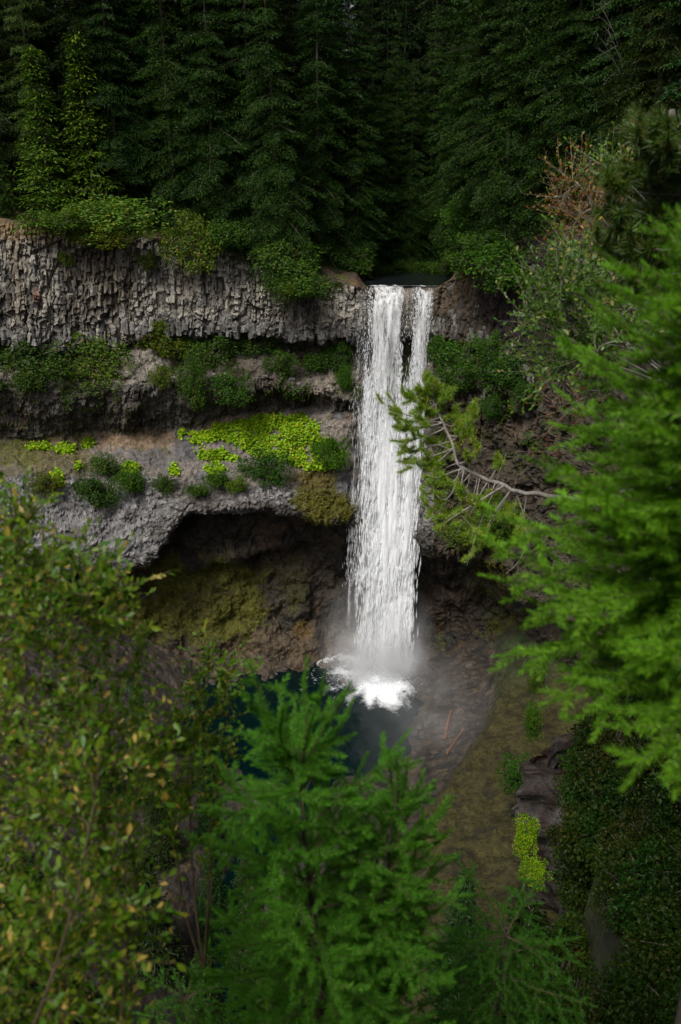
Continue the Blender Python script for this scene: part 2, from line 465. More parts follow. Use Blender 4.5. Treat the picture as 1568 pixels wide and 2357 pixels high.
mass = smooth(-0.25, 0.35, fbm(np.stack([ARC / 9.0, Zc / 6.0, 0 * ARC], -1), 2, 91))
colD = colD * (0.72 + 0.4 * mass) + (1 - mass) * (lumpB * 0.3 + lumpD * 0.3)
disp = (0.55 * big + 0.26 * med + 0.13 * fine)
disp += z_up * colD * fade_rim * (1 - 0.35 * right) + z_ledge * (lumpB * 1.3 + lumpD * 0.5 + 0.4 * med) + z_mid * (colD * 0.45 + lumpB * 1.0 + lumpD * 0.7) + z_tal * (0.25 * med + 0.25 * lumpD + 0.25 * lumpB * right) + z_bul * (lumpD * 1.0 + lumpB * 0.7) + z_cave * (0.45 * med + lumpB * 0.7 + lumpD * 0.6 + 0.9 * fbm(pn / 3.5, 2, 77))
disp += (z_bul + .6 * z_tal + .8 * z_ledge + .8 * z_mid) * (0.26 * (sid_ - .5) + 0.22 * (.5 - s1_))
disp += right * zone(1.5, 6.4) * (0.5 * colD + lumpD * 0.5 + 0.5 * med)
disp *= (1 - smooth(nL - 1.6, nL - 1.0, VV) * 0.6)
lipw = smooth(825, 845, UU) * (1 - smooth(1000, 1015, UU)) * (1 - smooth(0.0, 0.25, VV))
disp *= 1 - 0.85 * lipw
disp *= 1 - 0.55 * smooth(820, 845, UU) * (1 - smooth(995, 1010, UU)) * z_up
P1 = P0 + NR * disp[:, None]

# ---- colours of the rock, soil, moss (albedo)
def mixc(c, col, w): return c * (1 - w[:, None]) + np.asarray(col)[None] * w[:, None]
nA = fbm(P0 / 3.0, 4, 101); nB = fbm(P0 / 1.0, 3, 111); nC_ = fbm(P0 / 6.0, 3, 121)
stk = fbm(np.stack([ARC / 1.1, Zc / 9.0, 0 * ARC], -1), 4, 131)      # vertical streaks
stk2 = fbm(np.stack([ARC / 2.5, Zc / 16.0, 0 * ARC + 9], -1), 3, 141)
c = np.tile(np.array([[0.19, 0.18, 0.165]]), (len(P0), 1))
c_up = np.tile(np.array([[0.215, 0.20, 0.178]]), (len(P0), 1))
c_up *= (0.55 + 0.9 * wid)[:, None] * np.array([1.58, 1.58, 1.54])
c_up = mixc(c_up, (0.34, 0.275, 0.19), 0.5 * smooth(0.15, 0.75, stk2 + 0.4 * nA) * (1 - smooth(0.3, 0.85, VV)))
c_up = mixc(c_up, (0.055, 0.05, 0.045), 0.75 * smooth(0.25, 0.7, stk))
c_up = mixc(c_up, (0.075, 0.05, 0.036), 0.35 * smooth(0.35, 0.8, stk2 + 0.5 * nB))
c_up = mixc(c_up, (0.15, 0.152, 0.155), 0.7 * smooth(0.62, 0.95, VV))
c_up = mixc(c_up, (0.45, 0.31, 0.15), (1 - smooth(0.02, 0.16, VV + 0.05 * nB)) * smooth(330, 60, UU))
c_up = mixc(c_up, (0.13, 0.085, 0.055), (1 - smooth(0.0, 0.10, VV + 0.04 * nB)) * 0.8)
c = c * (1 - z_up[:, None]) + c_up * z_up[:, None]
c_le = mixc(np.tile(np.array([[0.21, 0.185, 0.155]]), (len(P0), 1)), (0.085, 0.065, 0.045), smooth(-0.2, 0.5, nA))
c = c * (1 - z_ledge[:, None]) + c_le * z_ledge[:, None]
c_mi = mixc(np.tile(np.array([[0.135, 0.122, 0.108]]), (len(P0), 1)), (0.045, 0.036, 0.028), smooth(-0.1, 0.6, stk + 0.5 * nA))
c_mi = mixc(c_mi, (0.085, 0.045, 0.025), 0.7 * smooth(180, 20, UU) * smooth(-0.3, 0.4, nC_ + stk * .5))
c_mi = mixc(c_mi, (0.11, 0.105, 0.02), 0.8 * smooth(0.45, 0.75, nB + 0.3 * nC_) * smooth(3.25, 3.7, VV))
c = c * (1 - z_mid[:, None]) + c_mi * z_mid[:, None]
c_ta = mixc(np.tile(np.array([[0.225, 0.195, 0.17]]), (len(P0), 1)), (0.17, 0.165, 0.175), smooth(-0.2, 0.4, nA))
c_ta = mixc(c_ta, (0.30, 0.21, 0.13), 0.8 * (1 - smooth(4.0, 4.35, VV + 0.12 * nB)) * smooth(0.0, 0.4, nC_ + .4))
c_ta = mixc(c_ta, (0.13, 0.115, 0.05), 0.7 * smooth(260, 40, UU) * smooth(-0.4, 0.3, nA))
c = c * (1 - z_tal[:, None]) + c_ta * z_tal[:, None]
c_bu = mixc(np.tile(np.array([[0.245, 0.24, 0.242]]), (len(P0), 1)), (0.12, 0.115, 0.11), smooth(0.0, 0.7, nA))
c_bu *= (0.65 + 0.7 * lid)[:, None]
c_bu = mixc(c_bu, (0.085, 0.075, 0.02), 0.92 * smooth(640, 740, UU + 40 * nA) * (1 - smooth(800, 860, UU)))
c_bu = mixc(c_bu, (0.045, 0.038, 0.03), 0.9 * smooth(480, 640, UU + 40 * nA) * smooth(5.6, 5.95, VV))
c_bu = mixc(c_bu, (0.19, 0.16, 0.135), 0.6 * smooth(330, 480, UU) * (1 - smooth(480, 640, UU)))
c = c * (1 - z_bul[:, None]) + c_bu * z_bul[:, None]
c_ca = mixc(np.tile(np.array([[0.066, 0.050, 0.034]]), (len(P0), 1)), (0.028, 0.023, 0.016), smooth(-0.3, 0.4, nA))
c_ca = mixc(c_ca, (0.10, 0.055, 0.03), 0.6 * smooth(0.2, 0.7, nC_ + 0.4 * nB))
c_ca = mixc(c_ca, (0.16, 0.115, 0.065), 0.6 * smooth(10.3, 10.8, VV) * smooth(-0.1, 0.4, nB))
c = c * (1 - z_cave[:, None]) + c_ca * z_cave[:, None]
# behind the falls everything is dark and wet
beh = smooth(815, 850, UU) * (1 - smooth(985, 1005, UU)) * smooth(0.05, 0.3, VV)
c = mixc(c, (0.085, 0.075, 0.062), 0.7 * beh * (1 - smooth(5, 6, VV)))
# right-hand wall
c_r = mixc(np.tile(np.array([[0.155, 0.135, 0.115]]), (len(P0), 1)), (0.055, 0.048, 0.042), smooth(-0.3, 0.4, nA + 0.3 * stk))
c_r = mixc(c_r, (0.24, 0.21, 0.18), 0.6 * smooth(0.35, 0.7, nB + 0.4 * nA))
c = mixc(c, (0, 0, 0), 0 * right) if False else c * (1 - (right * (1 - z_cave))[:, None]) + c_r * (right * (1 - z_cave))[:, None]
c = mixc(c, (0.035, 0.02, 0.013), 0.9 * z_up * smooth(1095, 1130, UU + 25 * stk) * (1 - smooth(1235, 1265, UU)) * smooth(0.25, 0.4, VV + .1 * nA))
c = mixc(c, (0.23, 0.19, 0.145), 0.75 * z_up * right * (1 - smooth(1075, 1105, UU + 20 * nA)) * (1 - smooth(0.35, 0.75, VV + 0.15 * nA)))
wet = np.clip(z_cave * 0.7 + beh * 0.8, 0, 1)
# painted patches: (px, py, rx, ry, colour, strength)
MOSS, MOSSG, SOIL = (0.13, 0.13, 0.02), (0.085, 0.115, 0.018), (0.30, 0.24, 0.18)
patches = [(400, 1330, 90, 50, MOSS, .95), (520, 1320, 90, 48, MOSS, .95), (450, 1400, 130, 40, (0.10, 0.095, 0.02), .85), (545, 1410, 75, 70, MOSS, .95), (350, 1420, 90, 60, MOSS, .9), (480, 1450, 90, 35, MOSS, .85),
           (300, 1460, 80, 60, MOSS, .8), (680, 1330, 40, 70, (0.06, 0.065, 0.02), .7), (745, 1150, 70, 60, (0.11, 0.10, 0.018), .9), (740, 1100, 60, 35, (0.12, 0.09, 0.02), .8),
           (300, 800, 80, 50, (0.33, 0.29, 0.24), .85), (330, 840, 45, 40, (0.30, 0.27, 0.23), .7), (600, 880, 160, 60, (0.075, 0.055, 0.04), .6), (720, 810, 70, 40, (0.16, 0.12, 0.085), .6), (770, 890, 60, 40, (0.32, 0.27, 0.22), .7),
           (320, 1015, 120, 22, (0.34, 0.235, 0.145), .8), (350, 1050, 60, 25, (0.12, 0.115, 0.125), .6), (430, 1020, 40, 20, (0.12, 0.115, 0.125), .6), (520, 1060, 140, 35, (0.24, 0.21, 0.20), .5), (110, 1060, 110, 55, (0.16, 0.13, 0.07), .7), (30, 1040, 80, 30, (0.10, 0.11, 0.02), .7),
           (760, 985, 40, 30, (0.32, 0.28, 0.25), .8), (85, 680, 8, 30, (0.26, 0.09, 0.05), .7), (1060, 640, 40, 50, (0.27, 0.22, 0.16), .7), (1070, 920, 40, 35, (0.26, 0.22, 0.18), .8), (1120, 980, 35, 45, (0.18, 0.15, 0.12), .7), (1190, 995, 40, 22, (0.28, 0.23, 0.18), .8),
           (1060, 1000, 50, 50, (0.07, 0.075, 0.02), .5), (1080, 1200, 80, 60, (0.08, 0.09, 0.02), .75), (1150, 1230, 40, 70, (0.085, 0.09, 0.022), .6), (1130, 1330, 60, 60, (0.07, 0.075, 0.02), .6), (1160, 1440, 50, 50, (0.07, 0.075, 0.02), .6),
           (640, 1480, 110, 40, (0.12, 0.085, 0.05), .6), (700, 1450, 30, 25, (0.17, 0.09, 0.03), .6), (700, 1310, 60, 40, (0.10, 0.07, 0.055), .5)]
edge = 0.55 * nB + 0.35 * nA + 0.2 * fine
mossw = np.zeros(len(P0))
for (ax, ay, rx, ry, colr, st) in patches:
    d = np.sqrt(((px0 - ax) / rx) ** 2 + ((py0 - ay) / ry) ** 2)
    w = st * (1 - smooth(0.55, 1.15, d + 0.55 * edge))
    c = mixc(c, colr, w)
    if colr[1] > 1.8 * colr[2] and colr[0] < 0.22: mossw = np.maximum(mossw, w)
spk = smooth(0.55, 0.8, fbm(P0 / 0.5, 2, 151) + 0.35 * nC_) * (zone(3.2, 4.6) + zone(10.2, 11) * 0.4) * (1 - right * .4)
c = mixc(c, (0.12, 0.14, 0.02), 0.85 * np.clip(spk, 0, 1))
mossw = np.maximum(mossw, 0.5 * spk)
P1 = P1 + NR * (mossw * (0.25 + 0.35 * fbm(P0 / 0.45, 2, 161)))[:, None] * 0.6
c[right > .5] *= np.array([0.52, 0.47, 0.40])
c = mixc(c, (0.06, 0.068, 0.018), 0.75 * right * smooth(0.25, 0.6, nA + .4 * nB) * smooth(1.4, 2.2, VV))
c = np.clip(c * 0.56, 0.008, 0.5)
idx = np.arange(nv * nu).reshape(nv, nu)
QF = np.stack([idx[:-1, :-1], idx[1:, :-1], idx[1:, 1:], idx[:-1, 1:]], -1).reshape(-1, 4)
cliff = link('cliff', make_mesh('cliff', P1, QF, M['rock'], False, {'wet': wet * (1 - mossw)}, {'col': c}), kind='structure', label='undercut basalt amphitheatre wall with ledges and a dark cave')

# screen-space look-up of the visible cliff surface (used to root plants on it)
SPX, SPY, SD = project(P1)
def surf(px, py, tol=7):
    m = np.nonzero((np.abs(SPX - px) < tol) & (np.abs(SPY - py) < tol))[0]
    if len(m) == 0: return surf(px, py, tol * 2.5)
    near = m[SD[m] < SD[m].min() + 1.2]
    k = near[np.argmin((SPX[near] - px) ** 2 + (SPY[near] - py) ** 2)]
    return P1[k], NR[k]

# ---- basalt columns and blocks standing proud of the upper band
def block(w, h, depth, seed):
    rg = np.random.default_rng(seed)
    n = 6
    a = np.sort(rg.uniform(0, 2 * np.pi, n) * 0.25 + np.arange(n) * 2 * np.pi / n)
    r = rg.uniform(0.8, 1.15, n)
    b = np.stack([np.cos(a) * w / 2 * r, np.sin(a) * depth / 2 * r], -1)
    V = []
    for kk, zz in enumerate((-h / 2, h * 0.30, h / 2)):
        tilt = rg.uniform(-0.35, 0.35, 2) * (1 if kk != 1 else 0.2)
        sc_ = (0.82, 1.05, 0.70)[kk] * rg.uniform(0.9, 1.1)
        p = b * sc_ + rg.normal(0, 0.05, 2)
        V.append(np.column_stack([p, zz + p @ tilt]))
    V = np.concatenate(V)
    F = []
    for l in (0, 1):
        for i in range(n):
            j = (i + 1) % n
            F += [(l * n + i, l * n + j, (l + 1) * n + j), (l * n + i, (l + 1) * n + j, (l + 1) * n + i)]
    F += [(0, i + 1, i) for i in range(1, n - 1)] + [(2 * n, 2 * n + i, 2 * n + i + 1) for i in range(1, n - 1)]
    return V, np.array(F)

cand = []
vi = {k: np.nonzero((VSV >= k[0]) & (VSV <= k[1]))[0] for k in ((0.12, 0.95), (0.78, 1.0), (2.6, 3.0))}
for zone_key, n, wr, hr in (((0.12, 0.95), 190, (0.4, 1.2), (0.6, 2.2)), ((0.78, 1.0), 260, (0.45, 1.25), (0.7, 2.4)), ((2.6, 3.0), 110, (0.5, 1.1), (0.5, 1.0))):
    for _ in range(n):
        u = random.choice([random.uniform(-40, 835)] * 4 + [random.uniform(1000, 1235)])
        iu = int(np.argmin(np.abs(US - u))); iv = int(random.choice(vi[zone_key]))
        k = iv * nu + iu
        w = random.uniform(*wr); h = random.uniform(*hr)
        cand.append((w * h, P1[k], NR[k], w, h, c[k]))
cand.sort(key=lambda q_: -q_[0])
joinV, joinF, off = [], [], 0
for i, (_, p, n_, w, h, cc) in enumerate(cand):
    V, F = block(w, h, w * random.uniform(0.7, 1.0), i)
    yaw = math.atan2(n_[0], -n_[1]) + random.uniform(-0.4, 0.4)
    tx, ty = random.gauss(0, .13), random.uniform(-0.10, 0.22)
    Rm = np.array(Matrix.Rotation(yaw, 3, 'Z') @ Matrix.Rotation(tx, 3, 'Y') @ Matrix.Rotation(ty, 3, 'X'))
    pos = p - n_ * w * random.uniform(0.18, 0.38)
    V = V @ Rm.T
    if i < 300:
        o = link('basalt_column', make_mesh('basalt_column', V, F, M['basalt']), cliff, pos)
    else:
        joinV.append(V + pos); joinF.append(F + off); off += len(V)
link('basalt_rubble', make_mesh('basalt_rubble', np.concatenate(joinV), np.concatenate(joinF), M['basalt']), cliff, kind='stuff')

# ================================================================== PLATEAU BEHIND THE RIM
RIM = P1.reshape(nv, nu, 3)[0]
CEN = np.array([0.0, 60.0])
def rim_frame(px):
    r = np.stack([np.interp(px, US, RIM[:, k]) for k in range(3)], -1)
    d = r[..., :2] - CEN
    return r, d / np.linalg.norm(d, axis=-1, keepdims=True)
def plateau(px, off):
    r, d = rim_frame(px)
    px = np.asarray(px, float); off = np.asarray(off, float)
    river = smooth(815, 850, px) * (1 - smooth(1005, 1045, px))
    rise = off * 0.16 * (1 - river) + smooth(0, 4, off) * 0.4 * (1 - river)
    z = r[..., 2] + rise
    near_r = np.exp(-((px - 925) / 170) ** 2)
    z = z - near_r * (1 - river) * np.clip(off, 0, 25) * 0.10
    z = np.where(river > 0, z * (1 - river) + (63.2 + np.clip(off - 32, 0, 1e9) * 0.12) * river, z)
    return np.stack([r[..., 0] + d[..., 0] * off, r[..., 1] + d[..., 1] * off, z], -1)
offs = np.concatenate([np.linspace(0, 6, 13), np.linspace(7, 30, 30), np.linspace(34, 80, 14), [110, 160, 240, 400, 800]])
upx = US[::4]; upx = np.append(upx, US[-1])
G_ = np.stack([plateau(upx, np.full(len(upx), o)) for o in offs])
gp = G_.reshape(-1, 3)
gp[:, 2] += (0.35 * fbm(gp / 2.5, 3, 201)) * np.repeat(smooth(0.3, 2, offs), len(upx))
gw = fbm(gp / 3.0, 3, 211)
gc = mixc(np.tile(np.array([[0.10, 0.055, 0.035]]), (len(gp), 1)), (0.055, 0.04, 0.025), smooth(-0.3, 0.4, gw))
gc = mixc(gc, (0.09, 0.075, 0.02), 0.7 * smooth(0.3, 0.6, fbm(gp / 2.0, 3, 221)))
gi = np.arange(len(gp)).reshape(len(offs), len(upx))
GF = np.stack([gi[:-1, :-1], gi[:-1, 1:], gi[1:, 1:], gi[1:, :-1]], -1).reshape(-1, 4)
link('terrain', make_mesh('terrain', gp, GF, M['rock'], True, {'wet': np.zeros(len(gp))}, {'col': gc}), kind='structure', label='brown needle-strewn forest floor behind the cliff rim')

# ================================================================== WATER
def water_material(name, colr, foam=False, rough=0.12, bump=0.25, bscale=1.5):
    m, t, out = new_mat(name)
    geo = N(t, 'ShaderNodeNewGeometry')
    b = N(t, 'ShaderNodeBsdfPrincipled', Roughness=rough)
    n = N(t, 'ShaderNodeTexNoise', Scale=bscale, Detail=5.0); t.links.new(geo.outputs['Position'], n.inputs['Vector'])
    bu = N(t, 'ShaderNodeBump', Strength=bump, Distance=0.15); t.links.new(n.outputs['Fac'], bu.inputs['Height'])
    t.links.new(bu.outputs[0], b.inputs['Normal'])
    b.inputs['Base Color'].default_value = (*colr, 1)
    b.inputs['IOR'].default_value = 1.33
    if foam:
        at_ = N(t, 'ShaderNodeAttribute', attribute_name='foam').outputs['Fac']
        n2 = N(t, 'ShaderNodeTexNoise', Scale=1.3, Detail=7.0, Roughness=0.7); t.links.new(geo.outputs['Position'], n2.inputs['Vector'])
        f = mmath(t, 'SUBTRACT', mmath(t, 'MULTIPLY', at_, 1.6), n2.outputs['Fac'])
        f = mmath(t, 'MULTIPLY', f, 1.25, clamp=True)
        t.links.new(mixrgb(t, colr, (0.85, 0.88, 0.9), f), b.inputs['Base Color'])
        t.links.new(mmath(t, 'MULTIPLY_ADD', f, 0.7, rough), b.inputs['Roughness'])
    t.links.new(b.outputs[0], out.inputs[0])
    return m
M['pool'] = water_material('pool_water', (0.0005, 0.0052, 0.0054), True, 0.10, 0.6, 0.9)
M['river'] = water_material('river_water', (0.006, 0.008, 0.009), True, 0.2, 0.5, 1.2)

PLUNGE = np.array([6.2, 117.0, 0.0])
gx, gy = np.meshgrid(np.linspace(-40, 24, 170), np.linspace(20, 129, 170))
pp = np.stack([gx, gy, np.zeros_like(gx)], -1).reshape(-1, 3)
dd = np.hypot((pp[:, 0] - PLUNGE[0]) / 6.0, (pp[:, 1] - PLUNGE[1] + 1.0) / 7.0)
_an = np.arctan2(pp[:, 1] - PLUNGE[1], pp[:, 0] - PLUNGE[0])
foam = np.clip(1.12 - dd * 0.60 + 0.30 * fbm(np.stack([np.cos(_an) * 4, np.sin(_an) * 4, dd * 1.2], -1), 3, 331), 0, 1) + 0.25 * np.exp(-(((pp[:, 0] - 9.5) / 4) ** 2 + ((pp[:, 1] - 104) / 7) ** 2))
pp[:, 2] = 0.10 * fbm(pp / 1.6, 3, 301) * np.exp(-dd * 0.5) * 2
gi = np.arange(len(pp)).reshape(gx.shape)
PF = np.stack([gi[:-1, :-1], gi[:-1, 1:], gi[1:, 1:], gi[1:, :-1]], -1).reshape(-1, 4)
link('pool_water', make_mesh('pool_water', pp, PF, M['pool'], True, {'foam': foam}), kind='structure', label='dark teal plunge pool with white foam under the falls')

upr = np.linspace(838, 1012, 60)
rof = np.linspace(-0.1, 45, 90)
rv = np.stack([plateau(upr, np.full(len(upr), o)) for o in rof])
rv[..., 2] = 64.05 + np.clip(rof - 30, 0, 99)[:, None] * 0.1 - 0.0 * rof[:, None]
rp = rv.reshape(-1, 3)
rfo = np.repeat(np.clip(0.55 - rof * 0.25, 0, 1), len(upr)) + 0.33 * smooth(0.2, 0.6, fbm(rp / np.array([0.8, 2.5, 1]), 3, 311))
rp[:, 2] += 0.05 * fbm(rp / 1.2, 2, 321)
gi = np.arange(len(rp)).reshape(len(rof), len(upr))
RF = np.stack([gi[:-1, :-1], gi[:-1, 1:], gi[1:, 1:], gi[1:, :-1]], -1).reshape(-1, 4)
link('river', make_mesh('river', rp, RF, M['river'], True, {'foam': rfo * 0.75}), kind='structure', label='dark river sliding towards the lip of the falls')

# ---- the falls
def white_water(name, transp, alpha_tex=False):
    m, t, out = new_mat(name)
    d = N(t, 'ShaderNodeBsdfDiffuse'); d.inputs['Color'].default_value = (0.93, 0.945, 0.965, 1)
    tr = N(t, 'ShaderNodeBsdfTranslucent'); tr.inputs['Color'].default_value = (0.93, 0.945, 0.965, 1)
    a = N(t, 'ShaderNodeMixShader', Fac=0.4); t.links.new(d.outputs[0], a.inputs[1]); t.links.new(tr.outputs[0], a.inputs[2])
    tp = N(t, 'ShaderNodeBsdfTransparent')
    mx = N(t, 'ShaderNodeMixShader'); t.links.new(tp.outputs[0], mx.inputs[1]); t.links.new(a.outputs[0], mx.inputs[2])
    if alpha_tex:
        geo = N(t, 'ShaderNodeNewGeometry')
        st = N(t, 'ShaderNodeVectorMath', operation='MULTIPLY'); st.inputs[1].default_value = (1.7, 1.7, 0.11)
        t.links.new(geo.outputs['Position'], st.inputs[0])
        n = N(t, 'ShaderNodeTexNoise', Scale=1.0, Detail=6.0, Roughness=0.65); t.links.new(st.outputs[0], n.inputs['Vector'])
        st2 = N(t, 'ShaderNodeVectorMath', operation='MULTIPLY'); st2.inputs[1].default_value = (3.0, 3.0, 0.9)
        t.links.new(geo.outputs['Position'], st2.inputs[0])
        n2 = N(t, 'ShaderNodeTexNoise', Scale=1.3, Detail=6.0, Roughness=0.75); t.links.new(st2.outputs[0], n2.inputs['Vector'])
        at_ = N(t, 'ShaderNodeAttribute', attribute_name='dens').outputs['Fac']
        f = mmath(t, 'ADD', mmath(t, 'MULTIPLY', n.outputs['Fac'], 0.62), mmath(t, 'MULTIPLY', n2.outputs['Fac'], 0.38))
        f = mmath(t, 'SUBTRACT', f, mmath(t, 'SUBTRACT', 1.02, at_))
        f = mmath(t, 'MULTIPLY', f, 3.8, clamp=True)
        t.links.new(mmath(t, 'MULTIPLY', f, 1 - transp), mx.inputs['Fac'])
    else:
        fa = N(t, 'ShaderNodeAttribute', attribute_name='fade').outputs['Fac']
        t.links.new(mmath(t, 'MULTIPLY', fa, 1 - transp), mx.inputs['Fac'])
    t.links.new(mx.outputs[0], out.inputs[0])
    return m
M['sheet'] = white_water('falling_water', 0.12, True)
M['strand'] = white_water('water_strands', 0.15)
M['spray'] = white_water('spray', 0.3)

LIPZ, LIPY = 64.1, 119.3
falls = link('waterfall', None, None, (0, 0, 0), kind='structure', label='tall white twin-stream waterfall plunging into the pool')
def path(x0, s, drift, throw, spread=0.0):
    """s 0..1 from lip to pool"""
    x = x0 + drift * s + spread * s ** 1.5
    y = LIPY - throw * np.sqrt(np.maximum(s, 0)) * 0.28 - 0.35 - 1.1 * smooth(0, 0.06, s)
    z = LIPZ * (1 - s)
    return np.stack([x, y, z], -1)
def sheet(xa, xb, drift, throw, dens_fn, widen, seed):
    q_ = np.linspace(0, 1, 60); s_ = np.concatenate([np.linspace(0, 0.03, 8), np.linspace(0.04, 1.0, 150)])
    Q, S = np.meshgrid(q_, s_)
    x0 = xa + (xb - xa) * Q
    P = path(x0, S, drift, throw, (Q - 0.5) * widen).reshape(-1, 3)
    Qf, Sf = Q.ravel(), S.ravel()
    P[:, 1] += 0.35 * fbm(np.stack([P[:, 0] / 1.2, P[:, 2] / 9, 0 * Qf + seed], -1), 3, seed) * smooth(0, .05, Sf)
    # rounds over the lip
    P[:, 1] += 0.5 * (1 - smooth(0, 0.02, Sf))
    P[:, 2] -= 0.1 * (1 - smooth(0, 0.02, Sf))
    wob_ = 0.10 * fbm(np.stack([Sf * 7, 0 * Sf + seed, 0 * Sf], -1), 3, seed + 9)
    e = smooth(0.0, 0.24, Qf + wob_) * (1 - smooth(0.76, 1, Qf + wob_))
    den = dens_fn(Qf, Sf) * (0.35 + 0.65 * e)
    gi = np.arange(len(P)).reshape(Q.shape)
    F = np.stack([gi[:-1, :-1], gi[1:, :-1], gi[1:, 1:], gi[:-1, 1:]], -1).reshape(-1, 4)
    link('water_sheet', make_mesh('water_sheet', P, F, M['sheet'], True, {'dens': den}), falls)
sheet(3.6, 9.9, -0.7, 4.0, lambda q, s: 0.64 + 0.19 * smooth(0.1, 0.6, s), 0.4, 401)
sheet(3.9, 9.6, -0.5, 3.2, lambda q, s: 0.58 + 0.13 * smooth(0.1, 0.6, s), 0.2, 402)
sheet(10.35, 13.5, -1.6, 4.0, lambda q, s: 0.64 + 0.08 * smooth(0.2, 0.6, s) - .04 * smooth(.75, 1, s), 0.9, 403)
sheet(10.6, 13.2, -1.8, 3.3, lambda q, s: 0.56 + 0.10 * smooth(0.2, 0.6, s), 1.6, 404)
sheet(5.0, 12.6, -1.0, 4.6, lambda q, s: 0.32 + 0.50 * smooth(0.12, 0.5, s), -1.0, 405)
sheet(2.5, 5.0, -2.0, 2.6, lambda q, s: 0.47 + 0.08 * smooth(0.1, 0.4, s) - 0.10 * smooth(0.75, 0.95, s), 1.0, 406)

CT_V = np.array([[0, 1, 0], [0.5, .28, 0], [-0.25, .28, 0.43], [-0.25, .28, -0.43], [0, 0, 0]], float)   # tail up (+Y), head at 0
CT_A = np.array([0.0, .75, .75, .75, .35])
CT_F = np.array([[0, 1, 2], [0, 2, 3], [0, 3, 1], [4, 2, 1], [4, 3, 2], [4, 1, 3]])
def strands(n, centers, width, drift, throw, smin, smax, wr, lr, mat, name, grow=1.0):
    ci = RNG.integers(0, len(centers), n)
    x0 = np.asarray(centers)[ci] + RNG.normal(0, width, n)
    s = RNG.uniform(smin, smax, n)
    # water falls in plumes: keep strands where a long drawn noise is high
    pl = fbm(np.stack([x0 / 0.55, s * 9.0 + x0 * .35, 0 * s + 4.0], -1), 3, 431)
    kp = (pl + RNG.normal(0, .18, n) > -0.12) & (RNG.random(n) > .72 * smooth(.25, .55, s))
    ci, x0, s = ci[kp], x0[kp], s[kp]; n = len(s)
    dr = drift + RNG.normal(0, 0.35, n) + (np.asarray(centers)[ci] - np.mean(centers)) * 0.10
    th = throw + RNG.normal(0, 0.45, n)
    p = path(x0, s, dr, th); p2 = path(x0, s + 0.01, dr, th)
    d = unit(p - p2) + RNG.normal(0, 0.03, (n, 3))
    X, Y, Z = frame(d, np.tile([0, -1.0, 0.1], (n, 1)))
    L = RNG.uniform(*lr, n) * (0.35 + grow * smooth(0.0, 0.6, s) * 1.9)
    W = RNG.uniform(*wr, n) * (0.7 + 0.9 * smooth(0.1, 0.7, s))
    V, F = stamp(CT_V, CT_F, p, X, Y, Z, np.stack([W, L, W], -1))
    link(name, make_mesh(name, V, F, mat, True, {'fade': np.tile(CT_A, n)}), falls, kind='stuff')
cA = [4.0, 4.5, 5.4, 5.8, 6.7, 7.1, 7.4, 8.3, 8.9, 9.3]
strands(15000, cA, 0.28, -0.7, 3.9, 0.005, 1.0, (0.07, 0.22), (0.4, 1.6), M['strand'], 'water_strands')
strands(8500, [10.8, 11.2, 11.7, 12.1, 12.6, 13.1], 0.28, -1.7, 3.9, 0.005, 1.0, (0.07, 0.22), (0.4, 1.6), M['strand'], 'water_strands')
strands(3600, [2.9, 3.2, 3.9, 4.4], 0.35, -2.2, 2.6, 0.03, 0.75, (0.03, 0.09), (0.3, 1.2), M['spray'], 'water_spray')
strands(7500, [5, 6, 7, 8, 9, 10, 11, 12], 0.5, -1.0, 4.6, 0.22, 1.0, (0.08, 0.26), (0.8, 2.2), M['strand'], 'water_strands')

# splash at the foot: radiating tongues and drops
n = 7500
th_ = RNG.uniform(0, 2 * np.pi, n); rr = np.abs(RNG.normal(0, 3.0, n)) + RNG.uniform(0, 1.6, n)
hh = np.clip(RNG.gamma(1.4, 1.1, n) * np.exp(-rr * 0.16), 0.02, 7)
sp = np.stack([PLUNGE[0] + rr * np.cos(th_) * 1.25, PLUNGE[1] + rr * np.sin(th_), hh], -1)
sd = unit(np.stack([np.cos(th_) * 0.8, np.sin(th_) * 0.8, RNG.uniform(-0.3, 1.0, n)], -1))
X, Y, Z = frame(-sd, rand_unit(n))
L = RNG.uniform(0.25, 1.3, n); W = RNG.uniform(0.03, 0.13, n)
V, F = stamp(CT_V, CT_F, sp, X, Y, Z, np.stack([W, L, W], -1))
link('splash', make_mesh('splash', V, F, M['spray'], True, {'fade': np.tile(CT_A, n)}), falls, kind='stuff')
# foam where the water lands: broken, low, ragged at the rim
q_ = np.linspace(0, 2 * np.pi, 110, endpoint=False); r_ = np.linspace(0, 1, 44)
Q, S = np.meshgrid(q_, r_)
ragged = 1 + 0.30 * fbm(np.stack([np.cos(Q) * 2.2, np.sin(Q) * 2.2, 0 * Q + 3], -1).reshape(-1, 3), 3, 502).reshape(Q.shape)
fx = np.stack([PLUNGE[0] + 0.2 + 5.4 * S * ragged * np.cos(Q), PLUNGE[1] - 0.6 + 4.4 * S * ragged * np.sin(Q), 1.7 * (1 - S) ** 1.6 + 0.12], -1).reshape(-1, 3)
fx[:, 2] += 0.6 * fbm(fx / 0.8, 4, 501) * (1 - 0.8 * S.ravel())
gi = np.arange(len(fx)).reshape(Q.shape); g2 = np.roll(gi, -1, 1)
F = np.stack([gi[:-1], gi[1:], g2[1:], g2[:-1]], -1).reshape(-1, 4)
link('foam_mound', make_mesh('foam_mound', fx, F, M['sheet'], True, {'dens': 1.0 - 0.68 * smooth(.25, 1.0, S.ravel())}), falls)

